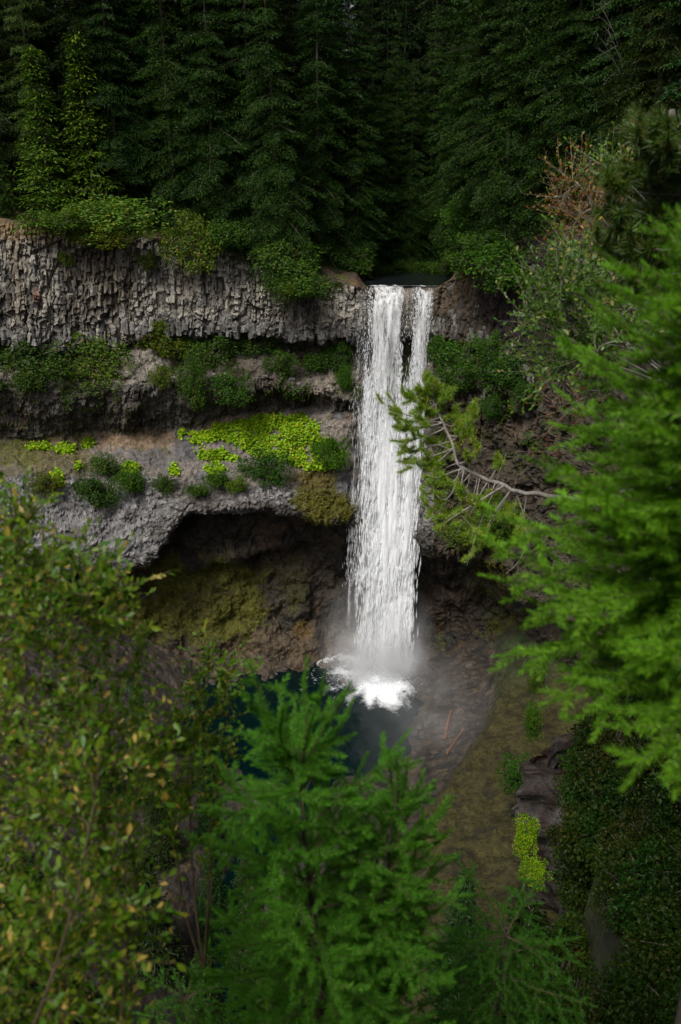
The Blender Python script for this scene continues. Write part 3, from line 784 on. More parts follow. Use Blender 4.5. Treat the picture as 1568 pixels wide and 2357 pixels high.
# mist
def mist(name, cen, rad, dens, seed, label):
    m, t, out = new_mat(name + '_air')
    tc = N(t, 'ShaderNodeTexCoord')
    ln = N(t, 'ShaderNodeVectorMath', operation='LENGTH'); t.links.new(tc.outputs['Object'], ln.inputs[0])
    no = N(t, 'ShaderNodeTexNoise', Scale=2.6, Detail=3.0, Roughness=0.6); t.links.new(tc.outputs['Object'], no.inputs['Vector'])
    fall = mmath(t, 'POWER', mmath(t, 'SUBTRACT', 1.0, ln.outputs['Value'], clamp=True), 1.3)
    nz = mmath(t, 'MULTIPLY', mmath(t, 'SUBTRACT', no.outputs['Fac'], 0.36, clamp=True), 4.0)
    v = N(t, 'ShaderNodeVolumePrincipled')
    v.inputs['Color'].default_value = (0.93, 0.94, 0.96, 1)
    t.links.new(mmath(t, 'MULTIPLY', mmath(t, 'MULTIPLY', fall, nz), dens), v.inputs['Density'])
    t.links.new(v.outputs[0], out.inputs['Volume'])
    bm_v = []; 
    a = np.linspace(0, np.pi, 13); b = np.linspace(0, 2 * np.pi, 24, endpoint=False)
    A_, B_ = np.meshgrid(a, b, indexing='ij')
    V = np.stack([np.sin(A_) * np.cos(B_), np.sin(A_) * np.sin(B_), np.cos(A_)], -1).reshape(-1, 3)
    gi = np.arange(len(V)).reshape(A_.shape); g2 = np.roll(gi, -1, 1)
    F = np.stack([gi[:-1], gi[1:], g2[1:], g2[:-1]], -1).reshape(-1, 4)
    o = link(name, make_mesh(name, V, F, m, True), None, cen, kind='stuff', label=label, category='mist')
    o.scale = rad
mist('mist', (6.0, 115.5, 5.0), (11, 8.5, 17), 0.16, 1, 'white spray mist rising round the foot of the falls')
mist('mist', (6.3, 115.4, 2.8), (10, 7, 8), 0.42, 3, 'dense white spray cloud where the water hits the pool')
mist('mist', (14.0, 101.0, 3.0), (12, 18, 8), 0.036, 2, 'thin grey mist drifting over the gravel bank right of pool')

# ================================================================== CANYON FLOOR
gx, gy = np.meshgrid(np.linspace(-75, 60, 280), np.linspace(14, 130, 250))
fp = np.stack([gx, gy, np.zeros_like(gx)], -1).reshape(-1, 3)
ex = np.hypot((fp[:, 0] + 7) / 20.5, (fp[:, 1] - 107) / 18.5)
outl = np.abs(fp[:, 0] + 5 + 0.22 * (90 - fp[:, 1]) + 2.2 * np.sin(fp[:, 1] / 9)) / 3.2
out_ = np.where(fp[:, 1] < 98, outl, 9)
basin = np.minimum(ex, np.maximum(out_, 0.55))
basin = basin + 0.08 * fbm(fp / 4.0, 3, 601)
h = -1.6 + 2.0 * smooth(0.75, 1.05, basin) + np.clip(basin - 1.0, 0, 2) * 3.2
ridge = np.array([(30, 118), (28, 109), (23, 94), (15.5, 81), (11, 74), (6, 66), (2, 55)], float)
def dist_poly(P, L):
    best = np.full(len(P), 1e9); side = np.zeros(len(P))
    for a, b in zip(L[:-1], L[1:]):
        ab = b - a; t_ = np.clip(((P - a) @ ab) / (ab @ ab), 0, 1)
        d_ = P - (a + t_[:, None] * ab); dl = np.linalg.norm(d_, axis=1)
        sgn = np.sign(ab[0] * d_[:, 1] - ab[1] * d_[:, 0])
        m_ = dl < best; best = np.where(m_, dl, best); side = np.where(m_, sgn, side)
    return best, side
rd, rs = dist_poly(fp[:, :2], ridge)
rn = fbm(fp / 3.0, 3, 611)
bank = 4.2 * (1 - smooth(0.6, 3.6, np.where(rs > 0, -rd, rd) + 1.1 * rn))    # steep left edge, running back to the wall
rside = smooth(6, 14, fp[:, 0] - 0.22 * (fp[:, 1] - 74) )
h = h + bank * smooth(0, 10, fp[:, 0]) * (1 + .12 * rn) + rside * 1.2
h += np.clip(-fp[:, 0] - 22, 0, 60) * 0.45 + np.clip(fp[:, 0] - 30, 0, 40) * 0.5 + np.clip(60 - fp[:, 1], 0, 60) * 0.10
f1, f2, fid = worley(fp / 1.1, 621)
h += 0.25 * fbm(fp / 1.5, 3, 631) + smooth(0.9, 1.1, basin) * 0.45 * (fid - 0.3) * smooth(0.0, 0.3, f2 - f1) * (1 - np.clip(bank / 3, 0, 1))
fp[:, 2] = h
fc = mixc(np.tile(np.array([[0.06, 0.048, 0.038]]), (len(fp), 1)), (0.032, 0.027, 0.023), smooth(-0.3, 0.4, rn))
fc *= (0.25 + 0.55 * fid)[:, None]
fc = mixc(fc, (0.07, 0.05, 0.028), 0.6 * smooth(0.3, 0.7, fbm(fp / 1.2, 3, 641)))
mossb = np.clip(bank / 3.0, 0, 1)
fcm = mixc(np.tile(np.array([[0.038, 0.033, 0.009]]), (len(fp), 1)), (0.020, 0.032, 0.010), smooth(95, 112, fp[:, 1] + 4 * rn))
fcm = mixc(fcm, (0.012, 0.010, 0.005), 0.85 * smooth(0.1, 0.6, fbm(fp / np.array([2.0, 1.0, 1.0]), 3, 651)))
fc = fc * (1 - mossb[:, None]) + fcm * mossb[:, None]
gi = np.arange(len(fp)).reshape(gx.shape)
FF = np.stack([gi[:-1, :-1], gi[:-1, 1:], gi[1:, 1:], gi[1:, :-1]], -1).reshape(-1, 4)
link('ground', make_mesh('ground', fp, FF, M['rock'], False, {'wet': (1 - mossb) * 0.5}, {'col': fc}), kind='structure', label='dark gravel and mossy bank of the canyon floor')
def floor_z(x, y):
    k = np.argmin((fp[:, 0] - x) ** 2 + (fp[:, 1] - y) ** 2); return fp[k, 2]

# ---- boulders in the splash and on the bank
def boulder(seed, sx, sy, sz):
    a = np.linspace(0, np.pi, 12); b = np.linspace(0, 2 * np.pi, 20, endpoint=False)
    A_, B_ = np.meshgrid(a, b, indexing='ij')
    V = np.stack([np.sin(A_) * np.cos(B_), np.sin(A_) * np.sin(B_), np.cos(A_)], -1).reshape(-1, 3)
    w1_, w2_, wi_ = worley(V * 1.6 + seed * 7.7, seed)
    V = V * (1 + 0.35 * (wi_ - 0.5) + 0.2 * fbm(V * 1.5 + seed, 3, seed))[:, None] * np.array([sx, sy, sz])
    gi = np.arange(len(V)).reshape(A_.shape); g2 = np.roll(gi, -1, 1)
    F = np.stack([gi[:-1], gi[1:], g2[1:], g2[:-1]], -1).reshape(-1, 4)
    cc = np.tile(np.array([[0.05, 0.04, 0.033]]), (len(V), 1)) * (0.7 + 0.6 * wi_)[:, None]
    return make_mesh('boulder', V, F, M['rock'], False, {'wet': np.full(len(V), 0.7)}, {'col': cc})
bl = [(-0.4, 119.6, 1.9, 1.4, 1.3, 'large wet dark boulder in the splash left of the falls'), (1.4, 118.4, 1.2, 1.0, 0.9, 'small wet boulder just right of the large left splash boulder'), (-2.7, 119.2, 1.3, 1.0, 0.8, 'low wet boulder outermost left of the splash'),
      (10.9, 118.0, 1.6, 1.2, 1.1, 'wet dark boulder in the splash right of the falls'), (12.9, 118.4, 1.2, 1.0, 0.9, 'low wet boulder outermost right of the splash'), (1.0, 114.4, 0.9, 0.8, 0.7, 'brown boulder at the foam edge in front of left splash')]
for i, (x, y, a, b_, c_, lb) in enumerate(bl):
    o = link('boulder', boulder(700 + i, a, b_, c_), None, (x, y, 0.15), label=lb, category='boulder', group='boulders at the foot of the falls')
    o.rotation_euler = (0, 0, i * 1.3)
rock_me = [boulder(740 + i, 1, .85, .7) for i in range(5)]
def scatter_rock(x, y, r_, label, group):
    o = link('rock', rock_me[random.randrange(5)], None, (x, y, max(floor_z(x, y), 0) + r_ * .15), label=label, category='rock', group=group)
    o.scale = (r_, r_ * random.uniform(.7, 1.1), r_ * random.uniform(.6, 1.0)); o.rotation_euler = (random.uniform(-.3, .3), random.uniform(-.3, .3), random.uniform(0, 6.28))
for i in range(34):
    px = random.uniform(440, 800); k = int(np.argmin(np.abs(US - px))); p = COLS[k, 11]
    scatter_rock(p[0], p[1] - random.uniform(.3, 2.6), random.uniform(.25, .95), 'wet brown rock on the back shore of the pool', 'rocks along the pool shore')
for i in range(60):
    x = random.uniform(10.5, 22); y = random.uniform(92, 119)
    if x > 12 + (y - 80) * .42: continue
    scatter_rock(x, y, random.uniform(.18, .6) * random.choice([1, 1, 1.6]), 'brown stone on the gravel between pool and mossy bank', 'stones on the gravel bank')
# white water draped over the boulders
n = 2600
bi = RNG.integers(0, len(bl), n); bx = np.array([[b[0], b[1]] for b in bl])[bi]; bs = np.array([b[2] for b in bl])[bi]; bh = np.array([b[4] for b in bl])[bi]
ang = RNG.uniform(0, 2 * np.pi, n); rr = RNG.uniform(0.2, 1.25, n)
sp = np.column_stack([bx[:, 0] + np.cos(ang) * rr * bs, bx[:, 1] + np.sin(ang) * rr * bs * .75, np.clip(bh * (1.1 - rr ** 2 * 0.75), 0.05, 3) + RNG.uniform(0, .25, n)])
sd = unit(np.column_stack([np.cos(ang) + np.sign(bx[:, 0] - 6) * .6, np.sin(ang) - .5, -rr + RNG.normal(0, .3, n)]))
X, Y, Z = frame(-sd, rand_unit(n)); L = RNG.uniform(0.3, 1.3, n); W = RNG.uniform(0.04, 0.16, n)
keep = np.sin(ang * 3 + bx[:, 0] * 5) + RNG.normal(0, .6, n) > 0.1
V, F = stamp(CT_V, CT_F, sp[keep], X[keep], Y[keep], Z[keep], np.stack([W, L, W], -1)[keep])
link('splash', make_mesh('splash_rivulets', V, F, M['spray'], True, {'fade': np.tile(CT_A, int(keep.sum()))}), falls, kind='stuff')

# ---- logs on the gravel
for (xa, ya, xb, yb, r_, lb) in [(15.3, 96.0, 17.0, 103.0, 0.24, 'long reddish driftwood log lying on the gravel bank'), (15.0, 92.0, 18.3, 97.5, 0.13, 'thin pale driftwood pole below the reddish log')]:
    t_ = np.linspace(0, 1, 9)
    P = np.column_stack([xa + (xb - xa) * t_, ya + (yb - ya) * t_ + 0.1 * np.sin(t_ * 5), [floor_z(xa, ya) * (1 - q) + floor_z(xb, yb) * q + r_ * 0.8 + .15 for q in t_]])
    V, F = tubes([(P, r_ * (1 - 0.35 * t_))], 8)
    link('log', make_mesh('log', V, F, M['log'], False), None, label=lb, category='log')

# ---- rock buttress on the near right
bx_, bz_ = np.meshgrid(np.linspace(0, 1, 190), np.linspace(0, 1, 150))
u_, v_ = bx_.ravel(), bz_.ravel()
# plan: nose from the right wall toward the left, seen from above-left
ang = (u_ - 0.0) * np.pi
topz = 30 + 34 * smooth(0.1, 1.0, np.abs(u_ - 0.5) * 2) 
xx = 13.2 + 30 * (np.abs(u_ - 0.5) * 2) ** 1.3
yy = 57 + (u_ - 0.5) * 26
zz = topz * (1 - v_) + 2 * v_
slope = 3.0 * (1 - v_) ** 3 + 7.0 * v_
bp = np.column_stack([xx + slope, yy, zz])
bl1, bl2, bid = worley(np.column_stack([yy / 1.1, zz / 2.6, xx / 3]), 801)
bd = 2.2 * fbm(bp / 6, 3, 811) + 0.7 * fbm(bp / 1.8, 3, 812) + 1.3 * (bid - .5)
bp[:, 1] += 1.2 * fbm(bp / 4, 3, 813)
bp[:, 0] -= bd
bc = mixc(np.tile(np.array([[0.026, 0.021, 0.018]]), (len(bp), 1)), (0.02, 0.012, 0.009), smooth(-0.25, 0.3, fbm(bp / np.array([1.5, 1.5, 6]), 4, 821)))
bc = mixc(bc, (0.06, 0.056, 0.056), 0.7 * smooth(0.45, 0.7, fbm(bp / np.array([1.2, 1.2, 4.0]), 4, 831)))
gi = np.arange(len(bp)).reshape(bx_.shape)
BF = np.stack([gi[:-1, :-1], gi[1:, :-1], gi[1:, 1:], gi[:-1, 1:]], -1).reshape(-1, 4)
link('rock_buttress', make_mesh('rock_buttress', bp, BF, M['rock'], False, {'wet': np.full(len(bp), .3)}, {'col': bc}), kind='structure', label='dark wet rock buttress at the lower right')

# ---- near slope the photographer stands on
gx, gy = np.meshgrid(np.linspace(-40, 40, 180), np.concatenate([np.linspace(-60, -2, 20), np.linspace(-1.5, 34, 160)]))
npnt = np.stack([gx, gy, np.zeros_like(gx)], -1).reshape(-1, 3)
spur = smooth(4.0, 7.5, npnt[:, 0] + 0.5 * fbm(npnt / 2.0, 2, 861)) * 8.0
lf = smooth(-5, -14, npnt[:, 0]) * 2.0
ys = npnt[:, 1] - spur * 1.0 + lf * 0.0
prof_y = np.array([-60, -6, -2.6, -1.1, 0, 1, 2, 3, 5, 7, 12, 20, 30, 40.]); prof_z = np.array([81, 78.0, 77.2, 75.0, 74.85, 74.2, 73.0, 71.6, 68.6, 65.4, 56, 34, 4, -4.])  # rise behind the camera added to shade the low foreground
npnt[:, 2] = np.interp(ys, prof_y, prof_z) - spur * 0.12
npnt[:, 2] += 0.25 * fbm(npnt / 1.5, 3, 841) + 1.5 * fbm(npnt / 4.0, 3, 842) * smooth(8, 14, npnt[:, 1])
npnt[:, 1] += 1.6 * fbm(npnt / 3.0, 3, 843) * smooth(8, 14, npnt[:, 1])
nc = mixc(np.tile(np.array([[0.03, 0.026, 0.018]]), (len(npnt), 1)), (0.03, 0.045, 0.012), smooth(-0.2, 0.4, fbm(npnt / 0.8, 3, 851)))
gi = np.arange(len(npnt)).reshape(gx.shape)
NF = np.stack([gi[:-1, :-1], gi[:-1, 1:], gi[1:, 1:], gi[1:, :-1]], -1).reshape(-1, 4)
link('slope', make_mesh('slope', npnt, NF, M['rock'], False, {'wet': np.zeros(len(npnt))}, {'col': nc}), kind='structure', label='dark overgrown near slope dropping into the canyon')
def slope_z(x, y):
    k = np.argmin((npnt[:, 0] - x) ** 2 + (npnt[:, 1] - y) ** 2); return npnt[k, 2]

# ================================================================== FOREST
LEAF_V = np.array([[0, 0, 0], [0.5, 0.45, 0.06], [0, 1, -0.08], [-0.5, 0.45, 0.06]], float)
LEAF_F = np.array([[0, 1, 2, 3]])

def conifer_mesh(seed, H, Rm, base=0.06, droop=0.35, dens=1.0, taper=0.85, leaf=0.42, sparse=0.0):
    rg = np.random.default_rng(seed)
    pos, dirs, nrm, scl = [], [], [], []
    wood = [(np.column_stack([0.15 * np.sin(np.linspace(0, 3, 12) + seed), 0.1 * np.cos(np.linspace(0, 2, 12) * seed % 3), np.linspace(-1.5, H * 0.98, 12)]), np.linspace(0.009 * H, 0.02, 12))]
    dead = []
    z = base * H
    while z < H * 0.985:
        f = z / H
        r0 = Rm * (1 - f) ** taper * (0.75 + 0.25 * smooth(base, base + 0.12, np.array(f)))
        nb = rg.integers(5, 8)
        a0 = rg.uniform(0, 2 * np.pi)
        for b in range(nb):
            if rg.random() < sparse: continue
            az = a0 + b * 2 * np.pi / nb + rg.normal(0, 0.25)
            L = max(0.3, r0 * rg.choice([rg.uniform(.45, .8), rg.uniform(.8, 1.15)]))
            dz = z + rg.normal(0, 0.25)
            rad = np.array([math.cos(az), math.sin(az), 0]); tan = np.array([-math.sin(az), math.cos(az), 0])
            up0 = rg.uniform(0.0, 0.3) * (0.4 + f)
            nt_ = max(4, int(L / 0.20))
            t_ = np.linspace(0.08, 1.0, nt_)
            def ax(tt): return np.outer(tt * L, rad) + np.outer(L * (up0 * tt - (droop + 0.25 * (1 - f)) * tt ** 1.7 + 0.12 * tt ** 5), [0, 0, 1]) + np.array([0, 0, dz])
            axp = ax(t_)
            if rg.random() < 0.5: wood.append((ax(np.linspace(0, 0.9, 4)), np.array([0.05, 0.04, 0.025, 0.01]) * (0.6 + L / 6)))
            w = 0.42 * L * (1 - t_) ** 0.7 + 0.22
            for sgn in (-1, 1):
                for i in range(nt_):
                    m_ = max(1, int(w[i] / 0.24 * dens + rg.random()))
                    k = (np.arange(m_) + rg.uniform(0.2, 0.9, m_)) / m_
                    dv = rad * 0.65 + tan * sgn * 0.8 + np.array([0, 0, -0.25 - 0.2 * rg.random()])
                    pp_ = axp[i] + np.outer(k * w[i], dv) - np.outer((k * w[i]) ** 2 * 0.15, [0, 0, 1]) + rg.normal(0, 1, (m_, 3)) * np.array([.08, .08, .14])
                    pos.append(pp_); dd_ = dv + rg.normal(0, 0.35, (m_, 3)) - np.array([0, 0, 0.15]); dirs.append(dd_)
                    nn = np.array([0, 0, 1.0]) + rad * 0.35 + rg.normal(0, 0.45, (m_, 3)); nrm.append(nn)
                    scl.append(leaf * rg.uniform(0.6, 1.25, m_))
            pos.append(axp); dirs.append(np.tile(rad, (nt_, 1)) + rg.normal(0, .3, (nt_, 3))); nrm.append(np.tile([0, 0, 1.0], (nt_, 1)) + rg.normal(0, .4, (nt_, 3))); scl.append(leaf * rg.uniform(.8, 1.3, nt_))
        z += (0.85 + 0.55 * (1 - f)) * min(1, H / 40) * rg.uniform(0.8, 1.2) / (0.7 + 0.3 * dens)
    pos = np.concatenate(pos); dirs = np.concatenate(dirs); nrm = np.concatenate(nrm); scl = np.concatenate(scl)
    X, Y, Z = frame(dirs, nrm)
    V, F = stamp(LEAF_V, LEAF_F, pos, X, Y, Z, np.stack([scl * 0.30, scl, scl], -1))
    crown = make_mesh('crown', V, F, M['needles_far'])
    tv, tf = tubes(wood, 6)
    return make_mesh('trunk', tv, tf, M['bark'], True), crown

protos = [conifer_mesh(1, 48, 7.6, 0.03, 0.46, 1.1, .62, .40), conifer_mesh(2, 52, 8.2, 0.05, 0.38, 1.1, .66, .40), conifer_mesh(3, 46, 7.0, 0.02, 0.55, 1.1, .6, .40), conifer_mesh(4, 50, 6.8, 0.10, 0.34, 1.1, .6, .40), conifer_mesh(5, 44, 8.4, 0.02, 0.5, 1.1, .66, .40)]
proto_young = [conifer_mesh(6, 15, 2.7, 0.02, 0.28, 1.2, 0.95, 0.34), conifer_mesh(7, 13, 2.4, 0.02, 0.32, 1.2, 0.95, 0.34)]
proto_bare = [conifer_mesh(8, 48, 5.2, 0.38, 0.35, 0.7, 0.6)]
PH = {id(p): h for p, h in zip(protos + proto_young + proto_bare, (48, 52, 46, 50, 44, 15, 13, 48))}

def plant_tree(pr, pos, scale, label, tint=(1, 1, 1), group=None, lean=(0, 0), rz=None, name='conifer_tree', cat='tree', sxy=1.0):
    o = thing(name, label, cat, pos, group, random.uniform(0, 6.28) if rz is None else rz, (scale * sxy, scale * sxy, scale))
    o.rotation_euler = (lean[0], lean[1], o.rotation_euler[2])
    tk = link('trunk', pr[0], o); cr = link('crown', pr[1], o)
    cr.color = (*tint, 1)
    return o

def rtint(v=0.0):
    g = random.choice([random.uniform(.5, .85), random.uniform(.85, 1.35)]) + v
    return (g * random.uniform(0.75, 1.45), g, g * random.uniform(0.7, 1.8))

ordinal = ['first', 'second', 'third', 'fourth', 'fifth', 'sixth', 'seventh', 'eighth', 'ninth', 'tenth', 'eleventh', 'twelfth', 'thirteenth', 'fourteenth']
# named trees along the rim
def rim_tree(px, off, pr, H, label, tint, dz=0.0, lean=(0, 0), sxy=1.0, rz=None):
    p = plateau(px, off); p[2] += dz
    return plant_tree(pr, p, H / PH[id(pr)], label, tint, 'conifers along the cliff rim', lean, rz, sxy=sxy)
rim_tree(128, 0.8, proto_young[0], 22, 'young yellow-green conifer on the left rim, pointed top', (3.3, 2.7, 1.5), sxy=1.6)
rim_tree(228, 1.0, proto_young[1], 24, 'slender yellow-green conifer right of the pointed young one', (3.5, 2.6, 1.3), sxy=1.35)
rim_tree(20, 3.0, proto_young[1], 15, 'young green conifer at the left edge of the rim', (1.5, 1.5, 1.0))
rim_tree(150, 8, protos[3], 48, 'grey-green lichen-covered conifer behind the young yellow-green pair', (2.4, 1.7, 2.4), sxy=.8)
rim_tree(415, 3.0, protos[2], 46, 'tall conifer on the rim above the yellow-green spilling shrub', (1.15, 1.1, 1.0))
rim_tree(505, 2.0, protos[4], 44, 'broad dark conifer on the rim at centre left', (0.95, 1.0, 0.95))
rim_tree(590, 3.0, protos[0], 48, 'tall conifer on the rim second left of the overhanging one', (1.0, 1.0, 1.1))
rim_tree(655, 1.0, protos[4], 40, 'wide conifer leaning over the rim left of the waterfall', (1.1, 1.1, 1.0), -2.5, (0.10, 0.0))
rim_tree(740, 8.0, protos[2], 46, 'conifer on the brown bank upstream left of the falls', (0.95, 1.0, 0.9))
rim_tree(800, 14.0, protos[1], 51, 'tall conifer on the far left river bank', (0.85, 0.95, 0.9))
rim_tree(1045, 12.0, protos[1], 54, 'tall conifer with straight dark trunk right of the river', (1.0, 1.0, 0.95))
rim_tree(1085, 5.0, protos[0], 46, 'conifer on the rim above the right bush clump', (1.1, 1.0, .9))
rim_tree(1150, 2.0, protos[4], 42, 'broad drooping conifer overhanging the right rim', (1.15, 1.1, 1.0), -1.5)
rim_tree(1215, 3.0, protos[2], 46, 'conifer next right of the broad drooping rim conifer', (1.0, 1.0, .9))
rim_tree(1270, 3.0, protos[0], 43, 'conifer on the right rim behind the autumn shrub', (1.05, 1.0, .8))
rim_tree(1330, 6.0, proto_bare[0], 48, 'half-bare conifer with long grey trunk at top right', (0.9, 0.95, .9))
rim_tree(300, 4.0, protos[1], 50, 'tall dark conifer behind the leafy rim shrub', (0.8, 0.9, .9))
# the closed forest behind
cnt = 0
for ri, off in enumerate((6, 12, 19, 27, 36, 46, 58)):
    px = -170 + random.uniform(0, 40)
    while px < 1600:
        o2 = off + random.uniform(-2.5, 2.5)
        r_, d_ = rim_frame(px)
        depth = r_[1] + d_[1] * o2
        ok = not (838 < px < 1025 and o2 < 37)
        if ri == 0 and (650 < px < 1060 or px < 260): ok = False
        if ri == 1 and 700 < px < 1060: ok = False
        if ok:
            pr = random.choice(protos + protos + proto_bare)
            H = random.uniform(44, 56)
            p = plateau(px, o2)
            row_name = ('front', 'middle', 'back')[0 if ri < 2 else 1 if ri < 4 else 2]
            sect = 'above the left cliff' if px < 640 else 'behind the waterfall lip' if px < 1060 else 'above the right wall'
            plant_tree(pr, p, H / PH[id(pr)], 'tall dark conifer in the ' + row_name + ' of the closed forest ' + sect, rtint(-0.1 if ri > 1 else 0), 'forest conifers, ' + row_name + ' rows ' + sect, sxy=random.uniform(.85, 1.1))
            cnt += 1
        px += random.uniform(84, 122) * (1.0 if px < 1050 else 0.8)
for px, off in ((640, 40), (690, 46), (735, 52), (665, 60), (715, 66), (590, 50)):
    plant_tree(protos[int(off) % 5], plateau(float(px), float(off)), 58 / PH[id(protos[int(off) % 5])], 'tall dark conifer in the back of the closed forest behind the waterfall lip', rtint(-.1), 'forest conifers, back rows behind the waterfall lip')
for i, (px, off, H) in enumerate(((852, 27, 30), (884, 29, 40), (915, 27, 34), (948, 30, 42), (980, 27, 36), (1012, 26, 40), (1035, 20, 30), (818, 11, 26), (1052, 9, 24))):
    pr = protos[i % 5]
    plant_tree(pr, plateau(float(px), float(off)), H / PH[id(pr)], 'conifer crowding the river just behind the waterfall lip', (1.2, 1.2, 1.0), 'conifers just behind the lip')
for off in (38, 43, 49, 56, 64, 74):
    for px in np.arange(835, 1040, 34):
        px = float(px) + random.uniform(-12, 12); o2 = off + random.uniform(-2, 2)
        pr = random.choice(protos)
        plant_tree(pr, plateau(px, o2), random.uniform(50, 60) / PH[id(pr)], 'tall dark conifer closing the view upstream of the waterfall lip', rtint(-.1), 'conifers upstream of the lip', sxy=random.uniform(.8, 1.0))
# young conifers on the canyon floor and the lower near slope
for i, (x, y, H) in enumerate([(-14, 66, 12), (-9, 60, 13), (-4, 56, 10), (-19, 58, 16), (-12, 50, 15), (-6, 46, 13), (1, 50, 11), (6, 55, 9), (-21, 72, 13), (-24, 82, 12), (-19, 88, 9), (-28, 92, 12), (10, 48, 12), (-16, 76, 10), (-11, 72, 8), (-30, 78, 14)]):
    plant_tree(proto_young[i % 2], (x, y, floor_z(x, y) - .3), H / 14.0, 'young dark conifer low on the shaded canyon floor', rtint(), 'young conifers on the canyon floor', sxy=1.5)
for i, (x, y, H) in enumerate([(-7, 13, 9), (-3, 15, 9), (1, 16, 8), (4.5, 14, 8), (-11, 15, 10), (8, 17, 9), (-5, 18, 10), (3, 20, 10), (-1, 12, 7)]):
    plant_tree(proto_young[i % 2], (x, y, slope_z(x, y) - .3), H / 14.0, 'young conifer on the steep near slope below the viewpoint', rtint(), 'young conifers on the near slope', sxy=1.4)

# ---- dead bare branches hanging at the rim
def dead_branch(px, py, Y, L, az, label):
    p = at(px, py, Y)
    pol = []
    def grow(p0, d, L_, r, lev):
        n_ = 6; pts = [p0]
        for i in range(n_):
            d = unit(d + RNG.normal(0, .09, 3) + np.array([0, 0, -0.06])); pts.append(pts[-1] + d * L_ / n_)
        pol.append((np.array(pts), np.linspace(r, r * .3, n_ + 1)))
        if lev < 2:
            for i in range(2, n_ + 1):
                for _ in range(1):
                    grow(pts[i], unit(d + RNG.normal(0, .45, 3)), L_ * .38, r * .5, lev + 1)
    for _ in range(3):
        grow(p, unit(np.array([math.cos(az), -0.3, math.sin(az)]) + RNG.normal(0, .22, 3)), L * random.uniform(.7, 1.4), .055, 0)
    V, F = tubes(pol, 4)
    link('dead_branch', make_mesh('dead_branch', V, F, M['dead']), None, label=label, category='branch')
dead_branch(700, 620, 117.0, 2.5, -1.1, 'thin pale dead branch under the overhanging conifer')
dead_branch(1440, 200, 100, 8.0, 1.6, 'long bare grey snag at the top right of the forest')

# ================================================================== SHRUBS
def bush_mesh(seed, nleaf=4200, nclump=34, leaf=0.075, flat=0.8):
    rg = np.random.default_rng(seed)
    cc = unit(rg.normal(size=(nclump, 3))) * rg.uniform(0.3, 0.85, (nclump, 1)); cc[:, 2] *= flat
    cr = rg.uniform(0.16, 0.36, nclump)
    k = rg.integers(0, nclump, nleaf)
    d = unit(rg.normal(size=(nleaf, 3)) + np.array([0, 0, 0.3]))
    pos = cc[k] + d * cr[k][:, None] * rg.uniform(0.55, 1.08, (nleaf, 1))
    dirs = d + rg.normal(0, .6, (nleaf, 3)) - np.array([0, 0, .3]); nr = d + np.array([0, 0, .6]) + rg.normal(0, .5, (nleaf, 3))
    X, Y, Z = frame(dirs, nr); s_ = leaf * rg.uniform(.6, 1.3, nleaf)
    V, F = stamp(LEAF_V, LEAF_F, pos, X, Y, Z, np.stack([s_ * .7, s_, s_], -1))
    fol = make_mesh('foliage', V, F, M['leaf_far'])
    pol = []
    for i in range(nclump):
        mid = cc[i] * .5 + rg.normal(0, .06, 3)
        pol.append((np.array([[0, .25, -.5 * flat], mid, cc[i]]), np.array([.03, .018, .006])))
    tv, tf = tubes(pol, 4)
    return fol, make_mesh('stem', tv, tf, M['bark'])
bushes = [bush_mesh(900 + i, flat=f) for i, f in enumerate((.75, .9, 1.0, .8))]
PXM = lambda d: d / FPX                          # metres per sheet pixel at slant depth d
def bush(px, py, w, h, label, tint=(1, 1, 1), group=None, name='shrub', Y=None, k=None):
    if Y is None: p, n_ = surf(px, py)
    else: p, n_ = at(px, py, Y), np.array([0, -1, 0.0])
    zc = (p - CAM) @ FWD
    sx = w / 2 * zc / FPX * 1.42; sz = h / 2 * zc / FPX * 1.38
    dep = min(sx, 2.6) * 0.8
    p = p + unit(CAM - p) * dep * 0.75 + n_ * dep * .15
    o = thing(name, label, 'shrub', p, group, 0, (sx, dep, sz * 1.05))
    o.rotation_euler = (0, 0, math.atan2(n_[0], -n_[1]) * .5)
    b_ = random.choice(bushes) if k is None else bushes[k]
    f_ = link('foliage', b_[0], o); link('stem', b_[1], o)
    f_.color = (*tint, 1)
    return o
G1 = 'shrubs on the ledge below the upper band'
bush(60, 828, 150, 95, 'dark green shrub on the ledge at the left edge', (.75, .8, .8), G1)
bush(70, 880, 80, 60, 'small dark shrub hanging below the leftmost ledge shrub', (.7, .75, .6), G1)
bush(205, 842, 165, 115, 'large mid-green shrub on the ledge, second from the left', (1.25, 1.1, .9), G1)
bush(367, 783, 110, 90, 'rounded yellow-green shrub directly under the column overhang', (1.6, 1.2, .7), G1)
bush(368, 868, 44, 48, 'tiny yellow-green shrub below the rounded one', (1.5, 1.2, .7), G1)
bush(488, 815, 95, 80, 'dark green shrub on the ledge right of the rounded yellow-green one', (.8, .9, .8), G1)
bush(445, 880, 55, 105, 'narrow dark shrub trailing down the ledge', (.8, .95, .8), G1)
bush(585, 788, 110, 62, 'wide dark shrub tucked under the overhang', (.7, .85, .7), G1)
bush(525, 895, 90, 78, 'dark shrub hanging over the second rock band', (.65, .85, .75), G1)
bush(646, 842, 66, 50, 'small green shrub on bare ledge soil', (.8, .95, .7), G1)
bush(728, 838, 62, 56, 'green shrub on the ledge near the falls', (.85, 1., .8), G1)
bush(782, 818, 60, 64, 'dark shrub beside the left edge of the falls', (.7, .9, .8), G1)
bush(793, 872, 36, 70, 'slim spray-wet shrub against the left water edge', (.8, 1.1, .8), G1)
G2 = 'shrubs on the talus slope'
bush(243, 1075, 66, 62, 'grey-green rounded conifer shrub on the talus', (1.0, .95, 1.3), G2)
bush(215, 1135, 92, 78, 'dark shrub below the grey-green one on the talus', (.55, .7, .6), G2)
